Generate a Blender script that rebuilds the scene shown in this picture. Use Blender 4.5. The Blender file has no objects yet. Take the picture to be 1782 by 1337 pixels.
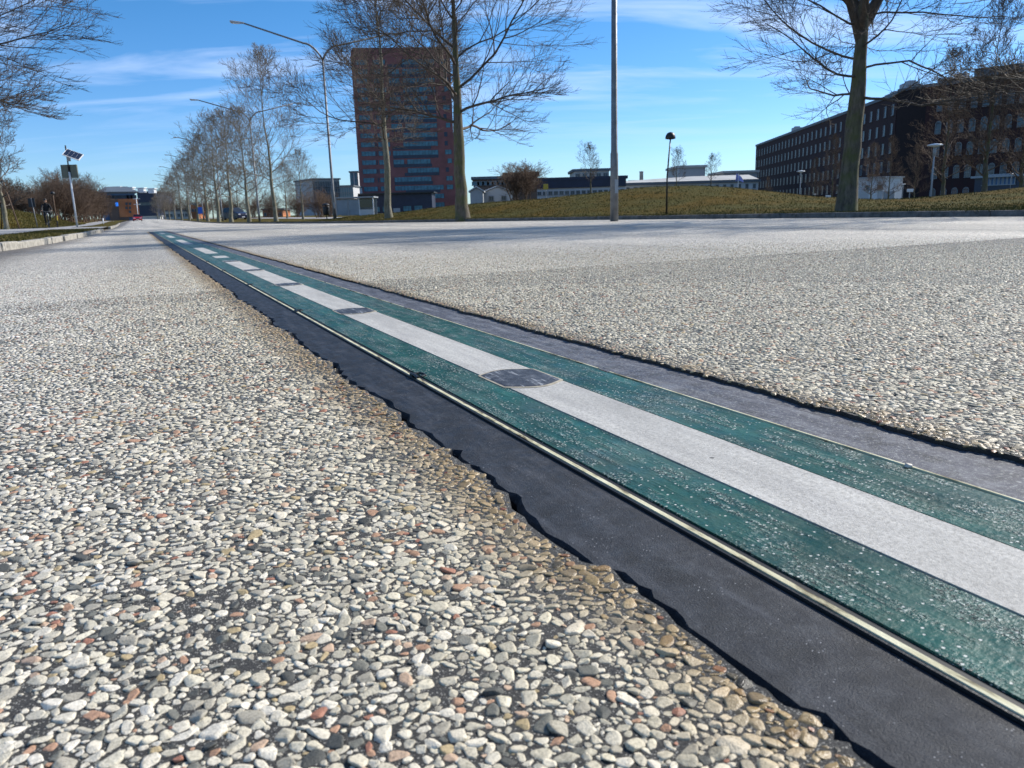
import bpy, math, random
import numpy as np
from mathutils import Vector, Matrix
pi = math.pi
sc = bpy.context.scene
COL = sc.collection

# ------------------------------------------------------------------ camera
EYE = .30
PITCH = math.atan(300/1340.); ROLL = .030; FPX = 1340.
F = Vector((0, math.cos(PITCH), -math.sin(PITCH)))
R0 = Vector((1, 0, 0)); U0 = Vector((0, math.sin(PITCH), math.cos(PITCH)))
UP = U0*math.cos(ROLL) + R0*math.sin(ROLL); RT = R0*math.cos(ROLL) - U0*math.sin(ROLL)
cam_d = bpy.data.cameras.new("Camera"); cam = bpy.data.objects.new("Camera", cam_d); COL.objects.link(cam)
cam.matrix_world = Matrix(((RT.x, UP.x, -F.x, 0), (RT.y, UP.y, -F.y, 0), (RT.z, UP.z, -F.z, EYE), (0, 0, 0, 1)))
cam_d.sensor_width = 36; cam_d.lens = 36*FPX/1782; cam_d.clip_start = .02; cam_d.clip_end = 6000
sc.camera = cam
cam_d.dof.use_dof = True; cam_d.dof.focus_distance = 1.6; cam_d.dof.aperture_fstop = 18.0

# ------------------------------------------------------------------ sky and sun
SUN_AZ = math.radians(59); SUN_EL = math.radians(35)
w = bpy.data.worlds.new("World"); sc.world = w; w.use_nodes = True
nt = w.node_tree; N = nt.nodes; L = nt.links; bg = N['Background']
sky = N.new('ShaderNodeTexSky'); sky.sky_type = 'NISHITA'; sky.sun_disc = False
sky.sun_elevation = SUN_EL; sky.sun_rotation = SUN_AZ; sky.air_density = 1.0; sky.dust_density = .25; sky.ozone_density = 3.0; sky.altitude = 300
bg.inputs[1].default_value = .105
hs = N.new('ShaderNodeHueSaturation'); hs.inputs['Saturation'].default_value = 1.36; hs.inputs['Value'].default_value = 1.0
L.new(sky.outputs[0], hs.inputs['Color'])
tcb = N.new('ShaderNodeTexCoord'); sxb = N.new('ShaderNodeSeparateXYZ'); L.new(tcb.outputs['Generated'], sxb.inputs[0])
lowr = N.new('ShaderNodeMapRange'); lowr.inputs[1].default_value = -.02; lowr.inputs[2].default_value = .32; lowr.inputs[3].default_value = 1; lowr.inputs[4].default_value = 0; L.new(sxb.outputs[2], lowr.inputs[0])
tint = N.new('ShaderNodeMixRGB'); tint.blend_type = 'MULTIPLY'; L.new(lowr.outputs[0], tint.inputs[0]); L.new(hs.outputs[0], tint.inputs[1]); tint.inputs[2].default_value = (.60, .84, 1.28, 1)
tc = N.new('ShaderNodeTexCoord'); sx = N.new('ShaderNodeSeparateXYZ'); L.new(tc.outputs['Generated'], sx.inputs[0])
def wmath(op, a, b=None, clamp=False):
    m = N.new('ShaderNodeMath'); m.operation = op; m.use_clamp = clamp
    for i, v in enumerate((a, b)):
        if v is None: continue
        if isinstance(v, (int, float)): m.inputs[i].default_value = v
        else: L.new(v, m.inputs[i])
    return m.outputs[0]
zz = wmath('ADD', wmath('MAXIMUM', sx.outputs[2], 0.0), .12)
cx = N.new('ShaderNodeCombineXYZ'); L.new(wmath('DIVIDE', sx.outputs[0], zz), cx.inputs[0]); L.new(wmath('DIVIDE', sx.outputs[1], zz), cx.inputs[1])
mp = N.new('ShaderNodeMapping'); mp.inputs['Rotation'].default_value = (0, 0, .35); mp.inputs['Scale'].default_value = (.8, 2.4, 1); mp.inputs['Location'].default_value = (1.9, .35, 0)
L.new(cx.outputs[0], mp.inputs[0])
n1 = N.new('ShaderNodeTexNoise'); n1.inputs['Scale'].default_value = 1.1; n1.inputs['Detail'].default_value = 7; n1.inputs['Roughness'].default_value = .55; n1.inputs['Distortion'].default_value = .5
L.new(mp.outputs[0], n1.inputs['Vector'])
r1 = N.new('ShaderNodeMapRange'); r1.inputs[1].default_value = .47; r1.inputs[2].default_value = .72; L.new(n1.outputs[0], r1.inputs[0])
hz = N.new('ShaderNodeMapRange'); hz.inputs[1].default_value = .04; hz.inputs[2].default_value = .20; L.new(sx.outputs[2], hz.inputs[0])
cf = wmath('MULTIPLY', wmath('MULTIPLY', r1.outputs[0], hz.outputs[0]), .75, True)
mxw = N.new('ShaderNodeMixRGB'); L.new(cf, mxw.inputs[0]); L.new(tint.outputs[0], mxw.inputs[1]); mxw.inputs[2].default_value = (5.6, 6.9, 9.6, 1)
L.new(mxw.outputs[0], bg.inputs[0])
sd = bpy.data.lights.new("Sun", 'SUN'); so = bpy.data.objects.new("Sun", sd); COL.objects.link(so)
sd.energy = 5.0; sd.angle = math.radians(.53); sd.color = (1, .95, .87)
SD = Vector((math.sin(SUN_AZ)*math.cos(SUN_EL), math.cos(SUN_AZ)*math.cos(SUN_EL), math.sin(SUN_EL)))
so.rotation_euler = SD.to_track_quat('Z', 'Y').to_euler()
so.location = (30, 20, 30)
sc.view_settings.view_transform = 'Standard'; sc.view_settings.look = 'None'; sc.view_settings.gamma = 1
sc.view_settings.exposure = .42
sc.render.engine = 'CYCLES'

# ------------------------------------------------------------------ frames
def ray(x, y): return F*FPX + RT*(x-891) + UP*(668.5-y)
def at(x, y, D):
    d = ray(x, y); return Vector((0, 0, EYE)) + d*(D/d.y)
def proj_np(X, Y, Z):
    dx, dy, dz = X, Y, Z-EYE
    f = dx*F.x+dy*F.y+dz*F.z; u = dx*RT.x+dy*RT.y+dz*RT.z; v = dx*UP.x+dy*UP.y+dz*UP.z
    f = np.where(f < 1e-3, 1e-3, f)
    return 891+FPX*u/f, 668.5-FPX*v/f, f
_d = ray(237, 388); RA = math.atan2(_d.x, _d.y); CA, SA = math.cos(RA), math.sin(RA)
def RW(n, r, z=0): return Vector((n*CA+r*SA, -n*SA+r*CA, z))      # road frame (across, along) to world
def WR(X, Y): return X*CA-Y*SA, X*SA+Y*CA
def smooth(a, b, x):
    t = np.clip((np.asarray(x, float)-a)/(b-a), 0, 1); return t*t*(3-2*t)
def rz(r): return .62*smooth(70, 190, r) + .006*np.maximum(0, np.asarray(r, float)-190)   # the road climbs gently far off

# ------------------------------------------------------------------ building helpers
class MB:
    def __init__(s): s.v = []; s.f = []; s.m = []; s.n = 0
    def add(s, vs, fs, m=0):
        b = s.n; s.v.extend([tuple(q) for q in vs]); s.n += len(vs)
        for q in fs: s.f.append(tuple(i+b for i in q)); s.m.append(m)
    def box(s, c, d, rz_=0, m=0, tilt=None, ref=None):
        x, y, z = d[0]/2, d[1]/2, d[2]/2
        M = Matrix.Rotation(rz_, 4, 'Z')
        if tilt is not None: M = M @ tilt
        vs = [M @ Vector((i*x, j*y, k*z)) + Vector(c) for k in (-1, 1) for j in (-1, 1) for i in (-1, 1)]
        s.add(vs, [(0, 2, 3, 1), (4, 5, 7, 6), (0, 1, 5, 4), (2, 6, 7, 3), (0, 4, 6, 2), (1, 3, 7, 5)], m)
    def prism(s, poly, z0, z1, m=0, top=None):
        k = len(poly); tp = top or poly
        s.add([(p[0], p[1], z0) for p in poly]+[(p[0], p[1], z1) for p in tp],
              [tuple(range(k-1, -1, -1)), tuple(range(k, 2*k))]+[(i, (i+1) % k, k+(i+1) % k, k+i) for i in range(k)], m)
    def tube(s, P, R_, sides=8, m=0, cap=True):
        P = [Vector(p) for p in P]; k = len(P)
        if not hasattr(R_, '__len__'): R_ = [R_]*k
        vs = []; ref = None
        for i in range(k):
            t = (P[min(i+1, k-1)]-P[max(i-1, 0)]).normalized()
            if ref is None: ref = Vector((1, 0, 0)) if abs(t.x) < .8 else Vector((0, 1, 0))
            u = (ref - t*ref.dot(t)).normalized(); vv = t.cross(u); ref = u
            for j in range(sides):
                an = 2*pi*j/sides; vs.append(P[i]+(u*math.cos(an)+vv*math.sin(an))*R_[i])
        fs = [(i*sides+j, i*sides+(j+1) % sides, (i+1)*sides+(j+1) % sides, (i+1)*sides+j) for i in range(k-1) for j in range(sides)]
        if cap: fs += [tuple(range(sides-1, -1, -1)), tuple(range((k-1)*sides, k*sides))]
        s.add(vs, fs, m)
    def lathe(s, prof, c=(0, 0, 0), sides=20, m=0, axis='Z'):
        vs = []
        for (rr, z) in prof:
            for j in range(sides):
                an = 2*pi*j/sides; p = (rr*math.cos(an), rr*math.sin(an), z)
                if axis == 'Y': p = (p[0], p[2], p[1])
                if axis == 'X': p = (p[2], p[0], p[1])
                vs.append((p[0]+c[0], p[1]+c[1], p[2]+c[2]))
        k = len(prof)
        fs = [(i*sides+j, i*sides+(j+1) % sides, (i+1)*sides+(j+1) % sides, (i+1)*sides+j) for i in range(k-1) for j in range(sides)]
        fs += [tuple(range(sides-1, -1, -1)), tuple(range((k-1)*sides, k*sides))]
        s.add(vs, fs, m)
    def torus(s, c, R_, r, seg=24, sides=6, axis='X', m=0):
        vs = []
        for i in range(seg):
            a = 2*pi*i/seg
            for j in range(sides):
                b = 2*pi*j/sides; q = R_+r*math.cos(b); o = r*math.sin(b)
                p = {'X': (o, q*math.cos(a), q*math.sin(a)), 'Y': (q*math.cos(a), o, q*math.sin(a)), 'Z': (q*math.cos(a), q*math.sin(a), o)}[axis]
                vs.append((p[0]+c[0], p[1]+c[1], p[2]+c[2]))
        s.add(vs, [(i*sides+j, ((i+1) % seg)*sides+j, ((i+1) % seg)*sides+(j+1) % sides, i*sides+(j+1) % sides) for i in range(seg) for j in range(sides)], m)
    def mesh(s, name, mats, shade=False):
        me = bpy.data.meshes.new(name); me.from_pydata(s.v, [], s.f)
        for q in (mats if isinstance(mats, (list, tuple)) else [mats]): me.materials.append(q)
        if any(s.m): me.polygons.foreach_set('material_index', s.m)
        if shade: me.polygons.foreach_set('use_smooth', [True]*len(me.polygons))
        me.update(); return me
    def build(s, name, mats, parent=None, shade=False, bevel=0):
        o = bpy.data.objects.new(name, s.mesh(name, mats, shade)); COL.objects.link(o); o.parent = parent
        if bevel:
            b = o.modifiers.new('bevel', 'BEVEL'); b.width = bevel; b.segments = 2; b.limit_method = 'ANGLE'
        return o
def npmesh(name, V, Fc, mat, k=3, smooth_=False):
    """V (n,3), Fc (m,k) numpy arrays to a mesh"""
    me = bpy.data.meshes.new(name); V = np.asarray(V, np.float32); Fc = np.asarray(Fc, np.int32)
    me.vertices.add(len(V)); me.vertices.foreach_set('co', V.ravel())
    me.loops.add(Fc.size); me.loops.foreach_set('vertex_index', Fc.ravel())
    me.polygons.add(len(Fc)); me.polygons.foreach_set('loop_start', np.arange(0, Fc.size, k, dtype=np.int32))
    try: me.polygons.foreach_set('loop_total', np.full(len(Fc), k, np.int32))
    except Exception: pass
    if smooth_: me.polygons.foreach_set('use_smooth', np.ones(len(Fc), bool))
    for q in (mat if isinstance(mat, (list, tuple)) else [mat]): me.materials.append(q)
    me.update(calc_edges=True); return me
def link(name, me, parent=None):
    o = bpy.data.objects.new(name, me); COL.objects.link(o); o.parent = parent; return o
def tag(o, label, cat, group=None):
    o['label'] = label; o['category'] = cat
    if group: o['group'] = group
    return o
def thing(name, label, cat, loc=(0, 0, 0), rotz=0, group=None):
    o = bpy.data.objects.new(name, None); o.empty_display_size = .2; COL.objects.link(o)
    o.location = loc; o.rotation_euler = (0, 0, rotz); return tag(o, label, cat, group)
def structure(o): o['kind'] = 'structure'; return o
def kids(o): return [c for c in ALLK.get(o.name, [])]
def dup(o, loc=None, rotz=None, scale=None, label=None, group=None):
    r = o.copy(); COL.objects.link(r)
    if loc is not None: r.location = loc
    if rotz is not None: r.rotation_euler = (0, 0, rotz)
    if scale is not None: r.scale = scale if hasattr(scale, '__len__') else (scale,)*3
    if label: r['label'] = label
    if group: r['group'] = group
    for c in list(o.children):
        d = c.copy(); COL.objects.link(d); d.parent = r
        for e in list(c.children):
            g_ = e.copy(); COL.objects.link(g_); g_.parent = d
    return r

# ------------------------------------------------------------------ materials
def mat(name, col=(.5, .5, .5), rough=.7, metal=0, var=.0, vscale=5., bump=0, bscale=20., emit=None, spec=None):
    m = bpy.data.materials.new(name); m.use_nodes = True; t = m.node_tree; b = t.nodes['Principled BSDF']
    b.inputs['Base Color'].default_value = (*col, 1); b.inputs['Roughness'].default_value = rough; b.inputs['Metallic'].default_value = metal
    if spec is not None: b.inputs['Specular IOR Level'].default_value = spec
    tcn = t.nodes.new('ShaderNodeTexCoord')
    if var:
        nz = t.nodes.new('ShaderNodeTexNoise'); nz.inputs['Scale'].default_value = vscale; nz.inputs['Detail'].default_value = 6; t.links.new(tcn.outputs['Object'], nz.inputs['Vector'])
        cr = t.nodes.new('ShaderNodeValToRGB'); cr.color_ramp.elements[0].position = .3; cr.color_ramp.elements[1].position = .7
        cr.color_ramp.elements[0].color = (*[c*(1-var) for c in col], 1); cr.color_ramp.elements[1].color = (*[min(1, c*(1+var)) for c in col], 1)
        t.links.new(nz.outputs[0], cr.inputs[0]); t.links.new(cr.outputs[0], b.inputs['Base Color'])
    if bump:
        nb = t.nodes.new('ShaderNodeTexNoise'); nb.inputs['Scale'].default_value = bscale; nb.inputs['Detail'].default_value = 5; t.links.new(tcn.outputs['Object'], nb.inputs['Vector'])
        bp = t.nodes.new('ShaderNodeBump'); bp.inputs['Strength'].default_value = 1; bp.inputs['Distance'].default_value = bump
        t.links.new(nb.outputs[0], bp.inputs['Height']); t.links.new(bp.outputs[0], b.inputs['Normal'])
    if emit: b.inputs['Emission Color'].default_value = (*emit[0], 1); b.inputs['Emission Strength'].default_value = emit[1]
    return m
class G:   # tiny node-graph helper
    def __init__(s, name):
        s.m = bpy.data.materials.new(name); s.m.use_nodes = True; s.t = s.m.node_tree; s.b = s.t.nodes['Principled BSDF']
        s.tc = s.t.nodes.new('ShaderNodeTexCoord')
    def n(s, typ, **kw):
        q = s.t.nodes.new(typ)
        for k_, v in kw.items():
            if k_.startswith('i_'):
                key = k_[2:].replace('_', ' ')
                sock = q.inputs[int(key)] if key.isdigit() else q.inputs[key]
                if hasattr(v, 'is_output'): s.t.links.new(v, sock)
                else: sock.default_value = v
            else: setattr(q, k_, v)
        return q
    def math(s, op, a, b=0., clamp=False): return s.n('ShaderNodeMath', operation=op, use_clamp=clamp, i_0=a, i_1=b).outputs[0]
    def noise(s, vec, scale, detail=4, rough=.5): return s.n('ShaderNodeTexNoise', i_Vector=vec, i_Scale=scale, i_Detail=detail, i_Roughness=rough).outputs[0]
    def vor(s, vec, scale, feature='F1'): return s.n('ShaderNodeTexVoronoi', i_Vector=vec, i_Scale=scale, feature=feature)
    def mapr(s, v, a, b, c=0., d=1.): return s.n('ShaderNodeMapRange', i_0=v, i_1=a, i_2=b, i_3=c, i_4=d).outputs[0]
    def mapping(s, vec, scale=(1, 1, 1), rot=(0, 0, 0)): return s.n('ShaderNodeMapping', i_Vector=vec, i_Scale=scale, i_Rotation=rot).outputs[0]
    def ramp(s, v, els, const=False):
        q = s.n('ShaderNodeValToRGB', i_0=v); cr = q.color_ramp
        if const: cr.interpolation = 'CONSTANT'
        while len(cr.elements) < len(els): cr.elements.new(.5)
        for e, (p, c) in zip(cr.elements, els): e.position = p; e.color = (*c, 1)
        return q.outputs[0]
    def mix(s, f, a, b, mode='MIX'):
        return s.n('ShaderNodeMixRGB', blend_type=mode, i_0=f, i_1=a if hasattr(a, 'is_output') else (*a, 1), i_2=b if hasattr(b, 'is_output') else (*b, 1)).outputs[0]
    def bump(s, h, dist, strength=1., normal=None):
        q = s.n('ShaderNodeBump', i_Height=h, i_Distance=dist, i_Strength=strength)
        if normal is not None: s.t.links.new(normal, q.inputs['Normal'])
        return q.outputs[0]
    def out(s, col=None, rough=None, nor=None):
        for v, k_ in ((col, 'Base Color'), (rough, 'Roughness'), (nor, 'Normal')):
            if v is None: continue
            if hasattr(v, 'is_output'): s.t.links.new(v, s.b.inputs[k_])
            else: s.b.inputs[k_].default_value = (*v, 1) if isinstance(v, tuple) else v
        return s.m

STONE_RAMP = [(0, (.57, .54, .475)), (.18, (.65, .62, .56)), (.32, (.53, .505, .44)), (.44, (.64, .61, .53)), (.56, (.46, .44, .385)), (.64, (.73, .70, .65)), (.76, (.36, .345, .31)),
              (.83, (.44, .27, .19)), (.86, (.36, .17, .12)), (.875, (.50, .37, .29)), (.90, (.07, .075, .075)), (.93, (.16, .165, .155)), (.965, (.42, .34, .21))]
def stain_fac(g, o, wide=.065):      # the tar-stained border beside the charging track, across-road coordinate = object X
    s = g.n('ShaderNodeSeparateXYZ', i_0=o).outputs
    nz = g.noise(o, 9, 4)
    x = g.math('ADD', s[0], g.math('MULTIPLY', g.math('SUBTRACT', nz, .5), .10))
    a = g.mapr(x, .325-wide-.03, .325-.02); b = g.mapr(x, .90+.07, .90)
    return g.n('ShaderNodeMath', operation='MINIMUM', i_0=a, i_1=b).outputs[0], s
def m_stones():
    g = G('aggregate_stone'); o = g.tc.outputs['Object']
    rnd = g.n('ShaderNodeNewGeometry').outputs['Random Per Island']
    c = g.ramp(rnd, STONE_RAMP, True)
    nz = g.noise(o, 500, 4, .6); c = g.mix(1, c, g.ramp(nz, [(.28, (.52, .51, .47)), (.5, (.93, .92, .90)), (.72, (1.10, 1.09, 1.07))]), 'MULTIPLY')
    sf, s = stain_fac(g, o)
    big = g.noise(o, 3.0, 3); c = g.mix(g.mapr(big, .35, .7, 0, .35), c, (.36, .33, .27), 'MULTIPLY') if False else c
    warm = g.mapr(g.n('ShaderNodeSeparateXYZ', i_0=o).outputs[0], -.45, .24, .05, .85)
    c = g.mix(warm, c, (1.0, .93, .76), 'MULTIPLY')
    c = g.mix(sf, c, (.60, .47, .29), 'MULTIPLY')
    nor = g.bump(g.noise(o, 900, 3), .0006)
    return g.out(c, g.mapr(sf, 0, 1, .66, .30), nor)
def m_matrix():
    g = G('asphalt_binder'); o = g.tc.outputs['Object']
    c = g.ramp(g.noise(o, 520, 5, .75), [(.34, (.008, .008, .008)), (.5, (.040, .038, .035)), (.62, (.12, .113, .10)), (.74, (.28, .265, .23))])
    dust = g.mapr(g.noise(o, 5, 5, .6), .42, .62, 0, .5); c = g.mix(dust, c, (.075, .07, .062))
    v = g.vor(o, 620); ch = g.n('ShaderNodeSeparateColor', i_0=v.outputs['Color']).outputs[0]
    c = g.mix(g.math('MULTIPLY', g.mapr(v.outputs['Distance'], .42, .34), g.math('GREATER_THAN', ch, .62)), c, (.42, .40, .35))
    return g.out(c, .75, g.bump(g.noise(o, 420, 6, .8), .0035))
def m_road():      # same aggregate seen from farther away
    g = G('exposed_aggregate_asphalt'); o = g.tc.outputs['Object']
    v = g.vor(o, 115); rr = g.n('ShaderNodeSeparateColor', i_0=v.outputs['Color']).outputs[0]
    c = g.ramp(rr, STONE_RAMP, True)
    d = v.outputs['Distance']
    c = g.mix(g.mapr(d, .46, .62, 0, .7), c, (.07, .067, .062))
    s = g.n('ShaderNodeSeparateXYZ', i_0=o).outputs
    ln = g.n('ShaderNodeCombineXYZ', i_0=g.math('MULTIPLY', s[0], 1.0), i_1=g.math('MULTIPLY', s[1], .03), i_2=0.).outputs[0]
    tr = g.noise(ln, .9, 3, .55)
    c = g.mix(1, c, g.ramp(tr, [(.32, (.84, .835, .82)), (.5, (1.18, 1.165, 1.13)), (.66, (1.40, 1.38, 1.34))]), 'MULTIPLY')
    gr = g.noise(o, 26, 4, .8); c = g.mix(1, c, g.ramp(gr, [(.36, (.60, .60, .60)), (.5, (1, 1, 1)), (.64, (1.34, 1.33, 1.31))]), 'MULTIPLY')
    blot = g.noise(o, .35, 5, .6); c = g.mix(1, c, g.ramp(blot, [(.3, (.82, .82, .83)), (.6, (1.05, 1.05, 1.05))]), 'MULTIPLY')
    sf, s2 = stain_fac(g, o); sf = g.math('MULTIPLY', sf, g.math('LESS_THAN', s2[1], 29.)); c = g.mix(sf, c, (.60, .47, .29), 'MULTIPLY')
    # dirt gathered along the left kerb
    kd = g.mapr(g.math('ADD', s[0], g.math('MULTIPLY', g.noise(o, 1.5, 4), .5)), -.55, -1.05, 0, .8)
    c = g.mix(kd, c, (.10, .085, .07))
    hgt = g.math('ADD', g.math('MULTIPLY', g.mapr(d, .0, .62, 1, 0), g.mapr(rr, 0, 1, .6, 1.0)), g.math('MULTIPLY', gr, 1.5))
    return g.out(c, .62, g.bump(hgt, .008))
def m_tar(light=0.):
    g = G('bitumen_seal'); o = g.tc.outputs['Object']
    c = g.ramp(g.noise(o, 28, 8, .72), [(.3, (.005, .007, .010)), (.55, (.013+light*.8, .016+light*.8, .023+light)), (.75, (.045+light, .050+light, .058+light))])
    st = g.noise(g.mapping(o, (1, .12, 1)), 60, 4, .6); c = g.mix(g.mapr(st, .5, .75, 0, .5), c, (.075+light*3, .08+light*3, .095+light*3))
    sp = g.vor(o, 240).outputs['Distance']; spm = g.math('MULTIPLY', g.mapr(sp, .16, .08), g.mapr(g.noise(o, 30, 2), .52, .62))
    c = g.mix(spm, c, (.42, .42, .43))
    hh = g.noise(o, 600, 4, .7)
    du = g.noise(o, 190, 5, .75); c = g.mix(g.math('MULTIPLY', g.mapr(du, .52, .70), g.mapr(g.noise(o, 14, 4, .6), .35, .65, .08+light*10, .42+light*8)), c, (.13+light*3, .135+light*3, .140+light*2.7))
    g.b.inputs['Specular IOR Level'].default_value = .32
    return g.out(c, g.mapr(g.noise(o, 45, 3), .3, .7, .48, .7), g.bump(hh, .0012))
def m_green():
    g = G('green_coating'); o = g.tc.outputs['Object']
    base = g.ramp(g.noise(g.mapping(o, (1, .25, 1)), 22, 5, .6), [(.3, (.004, .034, .026)), (.55, (.010, .070, .054)), (.8, (.028, .125, .10))])
    streak = g.noise(g.mapping(o, (1, .07, 1)), 55, 3, .6)
    pits = g.vor(o, 290).outputs['Distance']; prn = g.n('ShaderNodeSeparateColor', i_0=g.vor(o, 290).outputs['Color']).outputs[0]; o2 = g.mapping(o, (1, .8, 1)); fn = g.noise(o2, 420, 3, .6)
    wear = g.math('MULTIPLY', g.mapr(streak, .40, .60), g.mapr(g.noise(o, 16, 3), .33, .55))
    pm = g.math('MULTIPLY', g.mapr(pits, .46, .36), g.math('LESS_THAN', prn, g.mapr(wear, 0, 1, .05, .85)))
    wear2 = g.math('MULTIPLY', g.mapr(fn, .56, .62), g.mapr(wear, .2, .8)); c = g.mix(g.math('MULTIPLY', wear2, .8), base, (.50, .54, .49)); c = g.mix(g.mapr(g.math('MULTIPLY', g.mapr(fn, .44, .38), g.mapr(wear, .2, .8)), 0, 1, 0, .8), c, (.003, .014, .013)); c = g.mix(g.math('MULTIPLY', pm, g.math('LESS_THAN', prn, .07)), c, (.55, .57, .52))  # pale worn flecks; dark spots beside them paint in small shadows
    c = g.mix(g.math('MULTIPLY', pm, g.math('GREATER_THAN', prn, .34)), c, (.004, .016, .015))  # dark pit colour paints in the shadow inside the holes
    hgt = g.math('SUBTRACT', g.math('ADD', g.math('MULTIPLY', g.noise(o, 160, 3), .5), g.math('MULTIPLY', fn, wear)), pm)
    g.b.inputs['Specular IOR Level'].default_value = .26
    c = g.mix(g.mapr(g.noise(o, 6, 5, .65), .45, .7, 0, .30), c, (.16, .19, .17))
    return g.out(c, g.mapr(g.noise(o, 30, 3), .3, .7, .34, .55), g.bump(hgt, .0022))
def m_white():
    g = G('worn_pale_rail'); o = g.tc.outputs['Object']
    c = g.ramp(g.noise(o, 240, 5, .7), [(.28, (.25, .24, .215)), (.5, (.49, .47, .43)), (.72, (.63, .61, .56))])
    st = g.noise(g.mapping(o, (1, .1, 1)), 45, 4, .6); c = g.mix(1, c, g.ramp(st, [(.3, (.80, .80, .81)), (.65, (1.04, 1.04, 1.03))]), 'MULTIPLY')
    dk = g.vor(o, 14).outputs['Distance']; c = g.mix(g.mapr(dk, .05, .035), c, (.05, .05, .05))
    c = g.mix(g.mapr(g.noise(g.mapping(o, (1, .25, 1)), 9, 6, .65), .44, .66, 0, .5), c, (.26, .25, .23))
    g.b.inputs['Specular IOR Level'].default_value = .28
    return g.out(c, .62, g.bump(g.noise(o, 500, 4, .7), .0009))
def m_oval():
    g = G('oval_inlay'); o = g.tc.outputs['Object']
    c = g.ramp(g.noise(o, 60, 6, .7), [(.3, (.012, .013, .018)), (.52, (.04, .043, .052)), (.7, (.13, .135, .145))])
    sc_ = g.noise(g.mapping(o, (1, .15, 1), (0, 0, .5)), 130, 3, .6); c = g.mix(g.mapr(sc_, .58, .68, 0, .8), c, (.36, .37, .38))
    return g.out(c, .5, g.bump(g.noise(o, 220, 4, .7), .0015))
def m_cream():
    g = G('cream_sealant'); o = g.tc.outputs['Object']
    c = g.ramp(g.noise(g.mapping(o, (1, .2, 1)), 70, 5, .65), [(.36, (.09, .07, .045)), (.46, (.50, .46, .30)), (.7, (.74, .71, .52))])
    g.b.inputs['Specular IOR Level'].default_value = .15
    return g.out(c, .8, g.bump(g.noise(o, 300, 3), .0006))
def m_grass():
    g = G('winter_turf'); o = g.tc.outputs['Object']
    c = g.ramp(g.noise(o, 9, 7, .7), [(.28, (.036, .037, .009)), (.5, (.072, .066, .019)), (.66, (.105, .088, .032)), (.82, (.15, .122, .055))])
    c = g.mix(g.mapr(g.noise(o, .5, 4), .4, .65), c, g.mix(1, c, (1.25, .92, .62), 'MULTIPLY'))
    g.b.inputs['Specular IOR Level'].default_value = .05
    return g.out(c, 1., g.bump(g.noise(o, 14, 6, .75), .04))
def m_blade():
    g = G('grass_blade'); r_ = g.n('ShaderNodeNewGeometry').outputs['Random Per Island']
    c = g.ramp(r_, [(0, (.040, .044, .008)), (.3, (.068, .066, .015)), (.6, (.105, .090, .030)), (.82, (.155, .125, .052)), (1, (.23, .185, .09))])
    g.b.inputs['Specular IOR Level'].default_value = .03
    return g.out(c, .7)
def m_bark(name, a, b, moss=0):
    g = G(name); o = g.tc.outputs['Object']
    c = g.ramp(g.noise(g.mapping(o, (1, 1, .25)), 16, 6, .65), [(.3, a), (.7, b)])
    if moss: c = g.mix(g.mapr(g.noise(o, 3, 4), .42, .62, 0, moss), c, (.085, .09, .02))
    return g.out(c, .85, g.bump(g.noise(g.mapping(o, (1, 1, .2)), 40, 5, .7), .012))
def m_brick(name, c1, c2, mortar, bw=.25, bh=.08):
    g = G(name); o = g.tc.outputs['Object']; s = g.n('ShaderNodeSeparateXYZ', i_0=o).outputs
    hv = g.n('ShaderNodeCombineXYZ', i_0=g.math('ADD', s[0], s[1]), i_1=s[2], i_2=0.).outputs[0]
    q = g.n('ShaderNodeTexBrick', i_Vector=hv, i_Color1=(*c1, 1), i_Color2=(*c2, 1), i_Mortar=(*mortar, 1), i_Scale=1., i_Mortar_Size=.012)
    q.inputs['Brick Width'].default_value = bw; q.inputs['Row Height'].default_value = bh
    c = g.mix(1, q.outputs[0], g.ramp(g.noise(o, .4, 5), [(.3, (.8, .8, .8)), (.7, (1.15, 1.15, 1.15))]), 'MULTIPLY')
    return g.out(c, .85)
def m_glass(name, col, rough=.08):
    g = G(name); o = g.tc.outputs['Object']
    g.b.inputs['Specular IOR Level'].default_value = .35
    return g.out(g.ramp(g.noise(o, .7, 2), [(.3, tuple(c*.7 for c in col)), (.7, tuple(c*1.3 for c in col))]), rough)

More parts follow.
